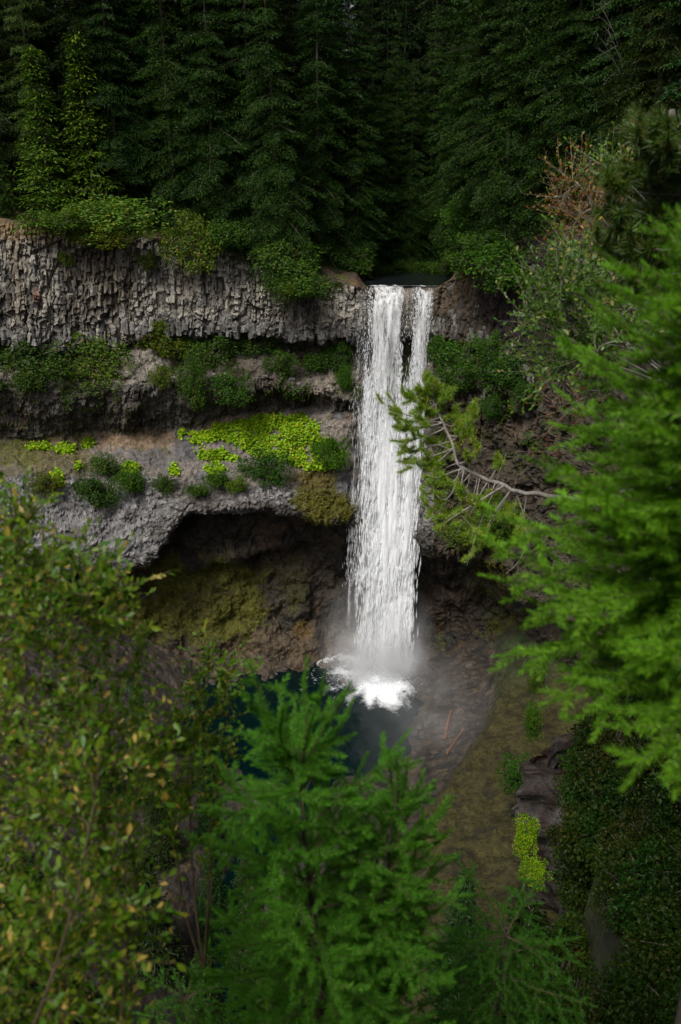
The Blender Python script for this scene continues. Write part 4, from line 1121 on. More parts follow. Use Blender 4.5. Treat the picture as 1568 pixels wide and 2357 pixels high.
bush(302, 1108, 62, 70, 'green shrub right of the dark talus shrub', (.85, 1.05, .6), G2)
bush(378, 1118, 44, 44, 'small dull shrub in mid talus', (.7, .75, .6), G2)
bush(610, 1080, 100, 78, 'dark round shrub below the lime ground cover', (.5, .75, .6), G2)
bush(757, 1042, 74, 82, 'fresh green shrub between the lime cover and the falls', (1.2, 1.5, .8), G2)
bush(500, 1105, 54, 44, 'low green shrub at the edge of the grey bulge', (.8, 1.0, .6), G2)
bush(456, 1130, 50, 34, 'low dull shrub on the grey bulge top', (.75, .85, .6), G2)
bush(546, 1118, 46, 32, 'small yellow-green shrub left of the dark round one', (1.4, 1.3, .5), G2)
bush(105, 1115, 60, 50, 'brownish shrub at the left end of the talus', (1.3, .9, .8), G2)
G3 = 'shrubs right of the falls'
bush(1010, 815, 70, 90, 'dark shrub touching the right edge of the falls', (.65, .85, .8), G3)
bush(1080, 815, 120, 100, 'large leafy shrub in the right alcove', (.8, 1.05, .8), G3)
bush(1050, 868, 90, 60, 'dark shrub under the large alcove shrub', (.6, .8, .7), G3)
bush(1175, 852, 110, 105, 'dark dense shrub below the rust-stained wall', (.55, .75, .7), G3)
bush(1130, 800, 60, 60, 'small shrub between the two big alcove shrubs', (.7, .95, .7), G3)
bush(1130, 936, 44, 44, 'lone dark shrub on bare rock right of the pine crown', (.5, .75, .7), G3)
bush(1210, 905, 50, 60, 'small shrub at the lower end of the alcove', (.5, .7, .6), G3)
bush(1090, 1230, 120, 70, 'mossy yellow-green shrub under the leaning pine', (1.2, 1.1, .5), G3)
bush(1160, 1190, 70, 80, 'green shrub on the rock under the pine trunk', (.9, 1.0, .6), G3)
G4 = 'leafy shrubs along the rim'
bush(270, 500, 190, 100, 'bright leafy shrub on the left rim', (1.5, 1.5, .8), G4, Y=115.5)
bush(150, 505, 100, 50, 'low green shrub under the young conifers', (1.2, 1.2, .8), G4, Y=114.8)
bush(240, 545, 110, 46, 'yellowing shrub hanging over the left rim', (1.8, 1.3, .5), G4, Y=115.5)
bush(440, 560, 110, 110, 'yellow-green shrub spilling over the rim left of centre', (1.5, 1.2, .6), G4, Y=116.5)
bush(520, 540, 90, 70, 'dark green shrub on the rim at centre left', (.8, 1., .7), G4, Y=117)
bush(338, 600, 40, 36, 'tiny shrub clinging to the upper columns', (1.2, 1, .6), G4)
bush(150, 595, 34, 34, 'tiny shrub on the upper columns at left', (1.2, 1, .6), G4)
bush(650, 600, 130, 90, 'green foliage clump hanging over the rim', (.95, 1.05, .8), G4, Y=116.5)
bush(700, 660, 150, 60, 'low hanging foliage above the overhang left of the falls', (.9, 1., .8), G4, Y=116)
bush(672, 668, 50, 40, 'small yellow-green tuft hanging on the columns', (1.5, 1.3, .6), G4, Y=115.5)
bush(1065, 495, 80, 90, 'leafy shrub behind the rock corner right of the river', (.8, 1.1, .6), G4, Y=121)
bush(1062, 600, 70, 60, 'shrub on the rock corner right of the lip', (.9, 1., .7), G4, Y=116)
bush(1150, 610, 150, 110, 'dense green foliage hanging over the right rim', (.85, 1.1, .7), G4, Y=111)
bush(1110, 560, 110, 60, 'dark foliage above the right rock corner', (.7, .9, .7), G4, Y=113)
for px, py, w, h, Y in ((850, 628, 70, 36, 139), (905, 622, 80, 34, 143), (965, 620, 80, 34, 143), (1015, 618, 60, 40, 139), (800, 600, 90, 60, 128)):
    bush(px, py, w, h, 'low dark shrub on the far river bank behind the lip', (.8, .9, .7), 'shrubs on the far river bank', Y=Y)
G5 = 'plants at the foot of the right wall'
def bush_at(p, w, h, label, tint, group):
    o = thing('shrub', label, 'shrub', p, group, random.uniform(0, 6), (w, w * .9, h))
    b_ = random.choice(bushes); f_ = link('foliage', b_[0], o); link('stem', b_[1], o); f_.color = (*tint, 1)
for (px, py, Y, w, h, tint, lb) in [(1208, 1925, 52, 1.7, 2.3, (3.4, 3.0, .6), 'bright lime shrub at the foot of the dark buttress'), (1225, 2005, 50, 1.6, 1.7, (2.6, 2.4, .5), 'lime shrub lower on the dark buttress'), (1190, 1780, 70, 2.4, 3.0, (.45, .75, .5), 'dark shrub on the bank edge above the lime one'), (1225, 1660, 76, 1.9, 3.0, (.9, 1.1, .5), 'green shrub on the bank under the large fir'), (1240, 1560, 84, 1.8, 3.0, (.9, .85, .4), 'olive shrub at the bank foot beside the wall'), (1330, 1800, 56, 3.0, 3.0, (.5, .7, .5), 'dark shrub on top of the buttress'), (1400, 1930, 52, 2.5, 3.0, (.5, .6, .4), 'dark shrub on the buttress face'), (1340, 1900, 54, 1.6, 1.6, (2.2, .5, .4), 'rust-red shrub on the buttress'), (1500, 2050, 46, 3.0, 3.5, (.4, .5, .4), 'dark shrub at the lower right of the buttress')]:
    bush_at(at(px, py, Y), w, h, lb, tint, G5)

for i in range(26):  # out-of-view shrubs added to keep sun off the lower foreground
    x = -9.0 + (i % 13) * 1.5 + (.75 if i > 12 else 0) + random.uniform(-.2, .2); y = -3.3 - (1.3 if i > 12 else 0) + random.uniform(-.2, .2)
    bush_at((x, y, slope_z(x, y) + 3.0), 1.5, 3.7, 'unseen leafy shrub added behind the viewpoint to shade the foreground', (1, 1, 1), 'added shade shrubs behind the viewpoint')

_qx, _qy, _qd = project(npnt)
def slope_hit(px, py):
    m = np.nonzero((np.abs(_qx - px) < 25) & (np.abs(_qy - py) < 25) & (npnt[:, 1] > 1.5))[0]
    if len(m) == 0: return None
    return npnt[m[np.argmin(_qd[m])]]
for i in range(60):
    px, py = random.uniform(1300, 1640), random.uniform(1720, 2400)
    p = slope_hit(px, py)
    if p is None: continue
    r_ = .055 * np.linalg.norm(p - CAM) * random.uniform(.7, 1.2)
    bush_at(p + np.array([-.15 * r_, 0, .2 * r_]), r_, r_ * 1.1, 'low shrub, leaves tinted dark as shade, on the steep lower right slope', (random.uniform(.25, .55), random.uniform(.3, .5), .4), 'low shrubs on the right slope')  # leaf tint lowered to deepen the lower right corner, shade in the colour

# ---- bright ground cover: one mat that nobody could count
def in_poly(x, y, poly):
    r = np.zeros(len(x), bool); j = len(poly) - 1
    for i in range(len(poly)):
        xi, yi = poly[i]; xj, yj = poly[j]
        r ^= ((yi > y) != (yj > y)) & (x < (xj - xi) * (y - yi) / (yj - yi + 1e-9) + xi); j = i
    return r
DISC_V = np.array([[0, 0, 0], [.45, .15, .08], [.5, .6, .1], [0, .95, -.02], [-.5, .6, .1], [-.45, .15, .08]]); DISC_F = np.array([[0, 1, 2, 3], [0, 3, 4, 5]])
def cover_mesh(name, sel, n, size, mat):
    k = RNG.choice(sel, n)
    nr = unit(NR[k] * .6 + np.array([0, -.15, .9]) + RNG.normal(0, .3, (n, 3)))
    X, Y, Z = frame(rand_unit(n), nr); s_ = size * RNG.uniform(.5, 1.25, n)
    pos = P1[k] + nr * RNG.uniform(.05, .5, (n, 1)) + RNG.normal(0, .12, (n, 3))
    V, F = stamp(DISC_V, DISC_F, pos, X, Y, Z, s_)
    return make_mesh(name, V, F, mat)
main = [[(400, 1004), (430, 992), (480, 994), (500, 972), (560, 964), (640, 954), (700, 955), (735, 975), (722, 1000), (780, 1015), (786, 1078), (720, 1080), (660, 1062), (600, 1052), (560, 1032), (500, 1010), (470, 1026), (420, 1022)],
        [(440, 1045), (475, 1030), (545, 1050), (540, 1060), (480, 1058)], [(468, 1075), (500, 1062), (515, 1085), (480, 1100)]]
vis = (VV > 3.6) & (VV < 5.6)
sel = np.nonzero(vis & np.any([in_poly(SPX + 14 * nB, SPY + 9 * nA, p) for p in main], axis=0) & (nB + .4 * nA < .32))[0]
link('ground_cover', make_mesh('ground_cover', *(lambda m: (np.empty((0, 3)), np.empty((0, 4), int)))(0)) if len(sel) == 0 else cover_mesh('ground_cover', sel, 12000, .33, M['cover']), None, kind='stuff', label='lime-green broadleaf ground cover on the slope left of the falls', category='ground cover')
def tuft_mesh(name, pos, nrm_, size, mat, asp=.5):
    n = len(pos)
    d = unit(nrm_ * .5 + rand_unit(n) * .8); X, Y, Z = frame(d, nrm_ + rand_unit(n) * .6); s_ = size * RNG.uniform(.5, 1.3, n)
    V, F = stamp(LEAF_V, LEAF_F, pos, X, Y, Z, np.stack([s_ * asp, s_, s_], -1))
    return make_mesh(name, V, F, mat)
sel = np.nonzero((mossw > .35) & (VV > 3.4))[0]; k = RNG.choice(sel, 34000)
link('moss', tuft_mesh('moss', P1[k] + RNG.normal(0, .06, (len(k), 3)), NR[k], .20, M['moss']), None, kind='stuff', label='olive and yellow-green moss cushions on the cave walls', category='moss')
sel = np.nonzero(((z_ledge + .8 * zone(2.9, 3.4)) * (1 - .3 * right) > .5) & (nA + .5 * nC_ > .12) & (UU > -60) & (UU < 1240))[0]; k = RNG.choice(sel, 11000)
link('ledge_plants', tuft_mesh('ledge_plants', P1[k] + NR[k] * RNG.uniform(0, .35, (len(k), 1)), NR[k] + np.array([0, 0, .4]), .34, M['leaf_far'], .6), None, kind='stuff', label='low green growth carpeting the rock ledges', category='ground cover')
sel = np.nonzero((mossb > .4) & (fp[:, 1] > 55) & (fp[:, 0] < 34))[0]; k = RNG.choice(sel, 16000)
link('moss', tuft_mesh('moss_bank', fp[k] + np.column_stack([RNG.uniform(-.25, .25, (len(k), 2)), np.zeros(len(k))]), np.tile([0, 0, 1.0], (len(k), 1)), .26, M['moss_dull'], .35), None, kind='stuff', label='dull olive moss and grass on the bank right of the pool', category='moss')
for (ax, ay, rx, ry, lb) in [(148, 1034, 26, 18, 'small lime-green clump on tan soil at left'), (204, 1024, 13, 15, 'tiny round lime-green clump right of the left one'), (132, 1108, 15, 25, 'narrow lime-green clump on the rock rib at left'), (300, 1078, 22, 12, 'yellow-lime clump above the green talus shrub'), (402, 1082, 12, 14, 'tiny yellow-lime clump in mid talus'), (180, 1075, 10, 8, 'tiny lime tuft above the dark talus shrub'), (90, 1030, 30, 10, 'flat yellow-green mat at the left end of the talus'), (1235, 1000, 20, 14, 'small green clump on the right slope')]:
    d = np.hypot((SPX - ax) / rx, (SPY - ay) / ry) + .3 * nB
    s2 = np.nonzero((d < 1) & (VV > 3.3) & (VV < 5.9))[0]
    if len(s2): s2 = s2[np.linalg.norm(P1[s2] - np.median(P1[s2], axis=0), axis=1) < max(1.2, rx * .06)]
    if len(s2): link('leafy_clump', cover_mesh('leafy_clump', s2, int(60 + rx * ry * .9), .36, M['cover']), None, label=lb, category='plant', group='lime clumps on the talus')

# ================================================================== FOREGROUND PLANTS
ND_V = np.array([[0.5, 0, 0], [0.35, .7, .02], [0, 1, 0], [-.35, .7, .02], [-.5, 0, 0]], float)
ND_F = np.array([[0, 1, 3, 4], [1, 2, 3, 3]])[:1]
ND_V = np.array([[0.5, 0.0, 0], [0, 1, 0], [-.5, 0.0, 0]], float); ND_F = np.array([[0, 1, 2]])

def curve_pts(p0, d0, L, n, grav=0.0, wob=0.06, rg=RNG, up=0.0):
    pts = [np.array(p0, float)]; d = unit(np.array(d0, float))
    for i in range(n):
        d = unit(d + rg.normal(0, wob, 3) + np.array([0, 0, -grav + up * (i / n)]) / n * 3)
        pts.append(pts[-1] + d * L / n)
    return np.array(pts)

def needle_shoots(segs, per_m, length, width, spread=1.0, flat=0.85, rg=RNG):
    """segs: list of polylines; needles all round them, flattened sideways"""
    pos, dirs, nrm, ln = [], [], [], []
    for P in segs:
        sl = np.linalg.norm(np.diff(P, axis=0), axis=1); L = sl.sum()
        n = max(6, int(L * per_m))
        t_ = np.linspace(0.02, 1.0, n) * L
        cs = np.concatenate([[0], np.cumsum(sl)])
        p = np.stack([np.interp(t_, cs, P[:, k]) for k in range(3)], -1)
        ti = np.clip(np.searchsorted(cs, t_) - 1, 0, len(P) - 2)
        T = unit(np.diff(P, axis=0))[ti]
        side = unit(np.cross(T, [0, 0, 1.0]) + 1e-6); upv = np.cross(side, T)
        a = rg.uniform(0, 2 * np.pi, n)
        rad = side * np.cos(a)[:, None] + upv * (np.sin(a) * flat + 0.12)[:, None]
        tip = (t_ / L)[:, None]
        d = unit(rad * spread * (1 - .35 * tip ** 3) + T * (0.62 + .7 * tip ** 4) + rg.normal(0, .1, (n, 3)))
        pos.append(p); dirs.append(d); nrm.append(upv + rg.normal(0, .5, (n, 3)))
        ln.append(length * rg.uniform(.75, 1.12, n) * (1 - .35 * tip[:, 0] ** 6))
    pos, dirs, nrm, ln = map(np.concatenate, (pos, dirs, nrm, ln))
    X, Y, Z = frame(dirs, nrm)
    return stamp(ND_V, ND_F, pos, X, Y, Z, np.stack([np.full(len(pos), width), ln, ln], -1))

def fir_branch(p0, d0, L, rg, per_m, nlen, nwid, grav, up, side_gap, mat, parent, r0=0.008, tint=(1, 1, 1), tert=.15):
    ax = curve_pts(p0, d0, L, 9, grav, .05, rg, up)
    woods = [(ax, np.linspace(r0 * .7, .0018, len(ax)))]; shoots = [ax[2:]]
    cs = np.concatenate([[0], np.cumsum(np.linalg.norm(np.diff(ax, axis=0), axis=1))])
    t_ = L * 0.14
    sg = 1
    while t_ < L * .97:
        p = np.array([np.interp(t_, cs, ax[:, k]) for k in range(3)])
        i = min(int(t_ / L * 9), 8); T = unit(ax[i + 1] - ax[i])
        side = unit(np.cross(T, [0, 0, 1.0]))
        for sgn in (1, -1):
            if rg.random() < .12: continue
            l2 = (0.50 * (L - t_) + 0.07) * rg.uniform(.65, 1.1)
            dd_ = T * .75 + side * sgn * .85 + np.array([0, 0, rg.uniform(-.22, .12)])
            tw = curve_pts(p, dd_, l2, 5, grav * .8, .07, rg, up)
            woods.append((tw, np.linspace(.0032, .0014, len(tw)))); shoots.append(tw)
            if l2 > .20:
                for q in np.arange(.25, .95, tert / l2):
                    p2 = tw[0] + (tw[-1] - tw[0]) * q; j = min(int(q * 5), 4); p2 = tw[j] + (tw[j + 1] - tw[j]) * (q * 5 - j)
                    T2 = unit(tw[j + 1] - tw[j]); s2 = unit(np.cross(T2, [0, 0, 1.0]))
                    for sg2 in (1, -1):
                        if rg.random() < .3: continue
                        l3 = (.42 * l2 * (1 - q) + .085) * rg.uniform(.7, 1.15)
                        t3 = curve_pts(p2, T2 * .8 + s2 * sg2 * .75 + np.array([0, 0, rg.uniform(-.2, .15)]), l3, 3, grav * .5, .07, rg)
                        woods.append((t3, np.linspace(.0018, .001, len(t3)))); shoots.append(t3)
        t_ += side_gap * rg.uniform(.8, 1.2)
    V, F = tubes(woods, 3)
    b = link('branch', make_mesh('branch', V, F, M['twig'], True), parent)
    V, F = needle_shoots(shoots, per_m, nlen, nwid, rg=rg)
    nd = link('needles', make_mesh('needles', V, F, mat), b)
    nd.color = (*tint, 1)
    return len(F)

def fir_tree(label, base, top, whorls, rmin, rmax, seed, per_m=260, nlen=.030, nwid=.0034, grav=.25, up=.2, pitch=(.35, -.15), gap=.10, tint=(1, 1, 1), azr=(0, 2 * math.pi), t0=0.15, group=None, taper=.8):
    rg = np.random.default_rng(seed)
    base, top = np.array(base, float), np.array(top, float)
    o = thing('fir_tree', label, 'tree', base, group)
    tp = np.linspace(base, top, 12) + np.column_stack([np.sin(np.linspace(0, 5, 12)) * .02] * 2 + [np.zeros(12)])
    tp = tp - base
    V, F = tubes([(tp, np.linspace(.030, .004, 12))], 7)
    link('trunk', make_mesh('trunk', V, F, M['bark'], True), o)
    tot = 0
    H = np.linalg.norm(top - base); axd = (top - base) / H
    V, F = needle_shoots([tp[-3:]], per_m, nlen, nwid, rg=rg)
    for i in range(whorls):
        f = t0 + (1 - t0) * (i + .3 * rg.random()) / whorls
        if f > .985: f = .985
        Lr = rmin + (rmax - rmin) * ((1 - f) / (1 - t0)) ** taper
        nb = rg.integers(4, 6)
        a0 = rg.uniform(0, 6.28)
        for b in range(nb):
            az = a0 + b * 2 * math.pi / nb + rg.normal(0, .2)
            az = az % (2 * math.pi)
            if azr[0] <= azr[1]:
                if not (azr[0] <= az <= azr[1]): continue
            el = pitch[1] + (pitch[0] - pitch[1]) * f + rg.normal(0, .1) + .45 * max(0, f - .8) / .2
            d = np.array([math.cos(az) * math.cos(el), math.sin(az) * math.cos(el), math.sin(el)])
            tot += fir_branch(axd * H * f, d, Lr * rg.uniform(.75, 1.12), rg, per_m, nlen, nwid, grav, up, gap, M['fir'], o, .010, tint, gap * 1.2)
    return tot

tot = 0
apex = at_dist(690, 1705, 4.0)
tot += fir_tree('young green fir in the bottom centre seen from above', apex + np.array([.12, .02, -3.0]), apex, 12, .62, 1.0, 21, per_m=1000, nlen=.036, nwid=.0042, grav=.12, up=.25, pitch=(1.0, .0), gap=.21, tint=(1.25, 1.2, 1.3), t0=.25, taper=.9)
apex2 = at_dist(900, 1830, 4.2)
tot += fir_tree('smaller fir leader beside the bottom-centre fir, upper right', apex2 + np.array([-.2, .05, -2.4]), apex2 + np.array([.05, 0, .02]), 8, .40, .66, 22, per_m=1000, nlen=.036, nwid=.0042, grav=.10, up=.25, pitch=(1.0, .2), gap=.21, tint=(1.25, 1.2, 1.3), t0=.35)
apex3 = at_dist(1170, 2110, 6.0)
tot += fir_tree('fir at the bottom right, needles tinted darker as shade', apex3 + np.array([0, 0, -3.6]), apex3, 15, .5, 1.3, 23, per_m=600, nwid=.0055, grav=.25, gap=.16, tint=(.7, .8, .7), t0=.2)  # darker needle tint stands in for shade
apex4 = at_dist(420, 2240, 6.2)
tot += fir_tree('fir low at the bottom left of centre, needles tinted darker as shade', apex4 + np.array([0, 0, -3.0]), apex4, 8, .25, 1.0, 24, per_m=380, nwid=.007, gap=.16, grav=.25, tint=(.7, .8, .7), t0=.25)  # needle tint lowered to imitate shade
apex5 = at_dist(800, 2180, 5.6)
tot += fir_tree('fir crown tinted darker as shade behind the lower part of the centre fir', apex5 + np.array([0, 0.3, -3.0]), apex5 + np.array([0, .3, 0]), 8, .25, 1.0, 25, per_m=380, nwid=.007, gap=.16, grav=.25, tint=(.7, .8, .7), t0=.25)  # crown darkened by its tint, shade put into the colour
# the big fir at the right edge
rb = at_dist(1660, 1570, 3.4); rt = at_dist(1660, 880, 3.4)
rb0 = rb + np.array([.1, -.1, -2.2]); rt = np.array([rb[0] + .02, rb[1] + .05, rt[2] + .25])
tot += fir_tree('large bright green fir filling the right edge', rb0, rt, 34, .62, 1.0, 31, per_m=680, nlen=.036, nwid=.005, grav=.18, up=.3, pitch=(.45, -.05), gap=.18, tint=(1.85, 1.4, .95), t0=float((rb[2] - rb0[2]) / (rt[2] - rb0[2])), taper=.5)
print('fir needles', tot)

def ell(cx_, cy_, rx, ry, n, d0, d1, seed):
    rg = np.random.default_rng(seed); out = []
    while len(out) < n:
        a, b = rg.uniform(-1, 1, 2)
        if a * a + b * b < 1: out.append(at_dist(cx_ + a * rx, cy_ + b * ry, rg.uniform(d0, d1)))
    return out
# ---- leafy shrubs built from stems to target points
WL_V = np.array([[0, 0, 0], [.16, .3, .03], [.24, .62, .05], [0, 1.0, -.05], [-.24, .62, .05], [-.16, .3, .03], [0, .5, -.02]], float)
WL_F = np.array([[0, 1, 6, 6], [1, 2, 6, 6], [2, 3, 6, 6], [3, 4, 6, 6], [4, 5, 6, 6], [5, 0, 6, 6]])[:, :3]
def leafy_shrub(label, name, bases, targets, leaf, gap, mat, wood, seed, up=.3, n_obj=0, tint=(1, 1, 1), twigs=5, r0=.009, cat='shrub', group=None, twl=.22):
    rg = np.random.default_rng(seed)
    bases = np.asarray(bases, float)
    root = bases.mean(0)
    o = thing(name, label, cat, root, group)
    polys, shoots = [], []
    targets = [np.asarray(t, float) for t in targets]
    nm = max(len(bases) * 2, len(targets) // 9)
    rg.shuffle(targets)
    pts, tans, gen = np.zeros((0, 3)), np.zeros((0, 3)), np.zeros(0)
    for ti, tg in enumerate(targets):
        if ti < nm:
            b = bases[np.argmin(np.linalg.norm(bases - tg, axis=1) * rg.uniform(.7, 1.3, len(bases)))]; g = 0; T0 = unit(np.array([0, 0, 1.0]) * up + unit(tg - b))
        else:
            dist_ = np.linalg.norm(pts - tg, axis=1) * rg.uniform(.8, 1.2, len(pts)) + gen * .05
            i = int(np.argmin(dist_)); b = pts[i]; g = gen[i] + 1; T0 = tans[i]
        L = np.linalg.norm(tg - b) + 1e-6
        c1 = b + T0 * L * .5 + rg.normal(0, .07 * L, 3)
        n_ = 12 if g == 0 else 8
        t_ = np.linspace(0, 1, n_)[:, None]
        P = (1 - t_) ** 2 * b + 2 * t_ * (1 - t_) * c1 + t_ ** 2 * tg + np.cumsum(rg.normal(0, .007 * L, (n_, 3)), 0) * t_
        ra = r0 * (.62 ** g); polys.append((P, np.linspace(ra, max(.0014, ra * .35), n_))); shoots.append(P[n_ // 2:] if g == 0 else P[1:])
        T_ = unit(np.gradient(P, axis=0))
        k0 = n_ // 4
        pts = np.concatenate([pts, P[k0:-1]]); tans = np.concatenate([tans, T_[k0:-1]]); gen = np.concatenate([gen, np.full(len(P) - 1 - k0, g)])
        for _ in range(twigs):
            i = rg.integers(n_ // 2, n_ - 1); T = T_[i]
            d = T + rg.normal(0, .55, 3) + np.array([0, 0, .35])
            tw = curve_pts(P[i], d, twl * rg.uniform(.5, 1.3), 4, -.05, .1, rg)
            polys.append((tw, np.linspace(max(.0016, ra * .35), .0012, len(tw)))); shoots.append(tw)
    V, F = tubes([(p - root, r) for p, r in polys], 4)
    link('stem', make_mesh('stem', V, F, M[wood], True), o)
    pos, dirs = [], []
    for P in shoots:
        sl = np.linalg.norm(np.diff(P, axis=0), axis=1); L = sl.sum(); n = max(3, int(L / gap))
        cs = np.concatenate([[0], np.cumsum(sl)]); t_ = np.linspace(.05, 1, n) * L
        p = np.stack([np.interp(t_, cs, P[:, k]) for k in range(3)], -1)
        ti = np.clip(np.searchsorted(cs, t_) - 1, 0, len(P) - 2); T = unit(np.diff(P, axis=0))[ti]
        pos.append(p); dirs.append(unit(T * .75 + rand_unit(n) * .75 + np.array([0, 0, .15])))
    pos = np.concatenate(pos); dirs = np.concatenate(dirs); n = len(pos)
    nr = rand_unit(n) * .8 + np.array([0, -.35, .7]); X, Y, Z = frame(dirs, nr)
    s_ = leaf * rg.uniform(.55, 1.15, n)
    dist = np.linalg.norm(pos - CAM, axis=1)
    qx, qy, _ = project(pos)
    inside = (qx > 0) & (qx < 1568) & (qy > 0) & (qy < 2357)
    order = np.argsort(-(s_ / dist) * inside)
    one = order[:n_obj]; rest = order[n_obj:]
    if n_obj:
        lm = make_mesh('leaf', WL_V, WL_F, mat, True)
        for k in one:
            lo = link('leaf', lm, o)
            mm = np.eye(4); mm[:3, 0], mm[:3, 1], mm[:3, 2] = X[k] * s_[k], Y[k] * s_[k], Z[k] * s_[k]; mm[:3, 3] = pos[k] - root
            lo.matrix_local = Matrix(mm.tolist()); lo.color = (*tint, 1)
    V, F = stamp(WL_V, WL_F, pos[rest] - root, X[rest], Y[rest], Z[rest], s_[rest])
    f = link('foliage', make_mesh('foliage', V, F, mat, True), o, kind='stuff'); f.color = (*tint, 1)
    return n

poly_w = [(-60, 1150), (60, 1130), (130, 1200), (280, 1280), (300, 1380), (270, 1450), (350, 1500), (310, 1580), (350, 1640), (320, 1740), (410, 1770), (300, 1880), (340, 2030), (310, 2200), (300, 2380), (-60, 2380)]
tg = []
rg = np.random.default_rng(55)
while len(tg) < 235:
    x, y = rg.uniform(-60, 480), rg.uniform(1130, 2380)
    if in_poly(np.array([x]), np.array([y]), poly_w)[0] and rg.random() < 1.0 - .2 * max(0, y - 1800) / 500: tg.append(at_dist(x, y, rg.uniform(3.1, 4.8)))
wb = [at_dist(x, y, d) for x, y, d in ((-120, 2350, 3.2), (30, 2480, 3.3), (150, 2520, 3.6), (-260, 2000, 3.4), (260, 2560, 3.9), (-200, 1700, 3.8))]
nl = leafy_shrub('blurred olive-green willow shrub filling the lower left foreground', 'willow_shrub', wb, tg, .044, .023, M['willow'], 'twig', 56, n_obj=300, twigs=6, tint=(1.3, 1.2, .75))
tg = [at_dist(x, y, d) for x, y, d in [(480, 1490, 5.0), (500, 1540, 5.1), (450, 1560, 5.0), (545, 1590, 5.1), (520, 1640, 5.2), (430, 1620, 5.1), (470, 1660, 5.2), (440, 1700, 5.0), (500, 1700, 5.3), (410, 1660, 5.4), (460, 1600, 5.4), (505, 1600, 5.0), (540, 1560, 5.3)]]
leafy_shrub('small upright willow sprig left of the bottom-centre fir top', 'willow_shrub', [at_dist(470, 2230, 5.2), at_dist(420, 2200, 5.3)], tg + ell(430, 1790, 80, 110, 16, 4.9, 5.4, 58), .05, .024, M['willow'], 'twig', 57, tint=(1.3, 1.25, .7), twigs=7)
print('willow leaves', nl)

# right willow, autumn shrub
leafy_shrub('grey-green willow with arching bare stems on the right rim', 'willow_shrub', [at_dist(1560, 900, 10.2), at_dist(1600, 800, 10.4)], ell(1350, 770, 130, 110, 60, 9.3, 10.8, 61) + ell(1330, 640, 90, 70, 22, 9.3, 10.5, 62) + [at_dist(1205, 720, 10), at_dist(1220, 690, 10), at_dist(1240, 740, 10), at_dist(1235, 850, 10), at_dist(1250, 650, 10)], .07, .036, M['willow'], 'dead', 63, tint=(.9, .95, .9), twigs=6, twl=.55, r0=.02)
leafy_shrub('red and orange autumn shrub on the right rim', 'autumn_shrub', [at_dist(1480, 650, 12.2), at_dist(1440, 700, 12.2)], ell(1350, 490, 65, 60, 26, 11.6, 12.6, 65) + ell(1330, 420, 40, 30, 8, 11.6, 12.6, 66) + ell(1370, 560, 50, 40, 12, 11.5, 12.5, 67), .06, .045, M['autumn'], 'dead', 68, twigs=4, twl=.55, r0=.016)
leafy_shrub('dull green leafy shrub just above the autumn shrub', 'leafy_shrub', [at_dist(1480, 600, 12.6), at_dist(1520, 520, 12.6)], ell(1390, 400, 70, 60, 22, 12.2, 13.2, 69), .075, .06, M['willow'], 'dead', 70, twigs=5, tint=(.8, .85, .6), twl=.55, r0=.016)
leafy_shrub('yellowing shrub below the autumn shrub', 'leafy_shrub', [at_dist(1500, 720, 11.6), at_dist(1480, 760, 11.6)], ell(1340, 610, 60, 45, 18, 11, 12, 72), .07, .055, M['willow'], 'dead', 73, twigs=5, tint=(1.5, 1.15, .5), twl=.55, r0=.016)
leafy_shrub('sparse rust-red shrub hanging on the right rock wall', 'autumn_shrub', [at_dist(1400, 1000, 13), at_dist(1380, 900, 13)], ell(1290, 930, 80, 50, 22, 12.4, 13.2, 75) + ell(1270, 1020, 40, 40, 6, 12.4, 13, 76), .05, .09, M['autumn'], 'dead', 77, twigs=3, tint=(1.1, .55, .5), twl=.55, r0=.01)

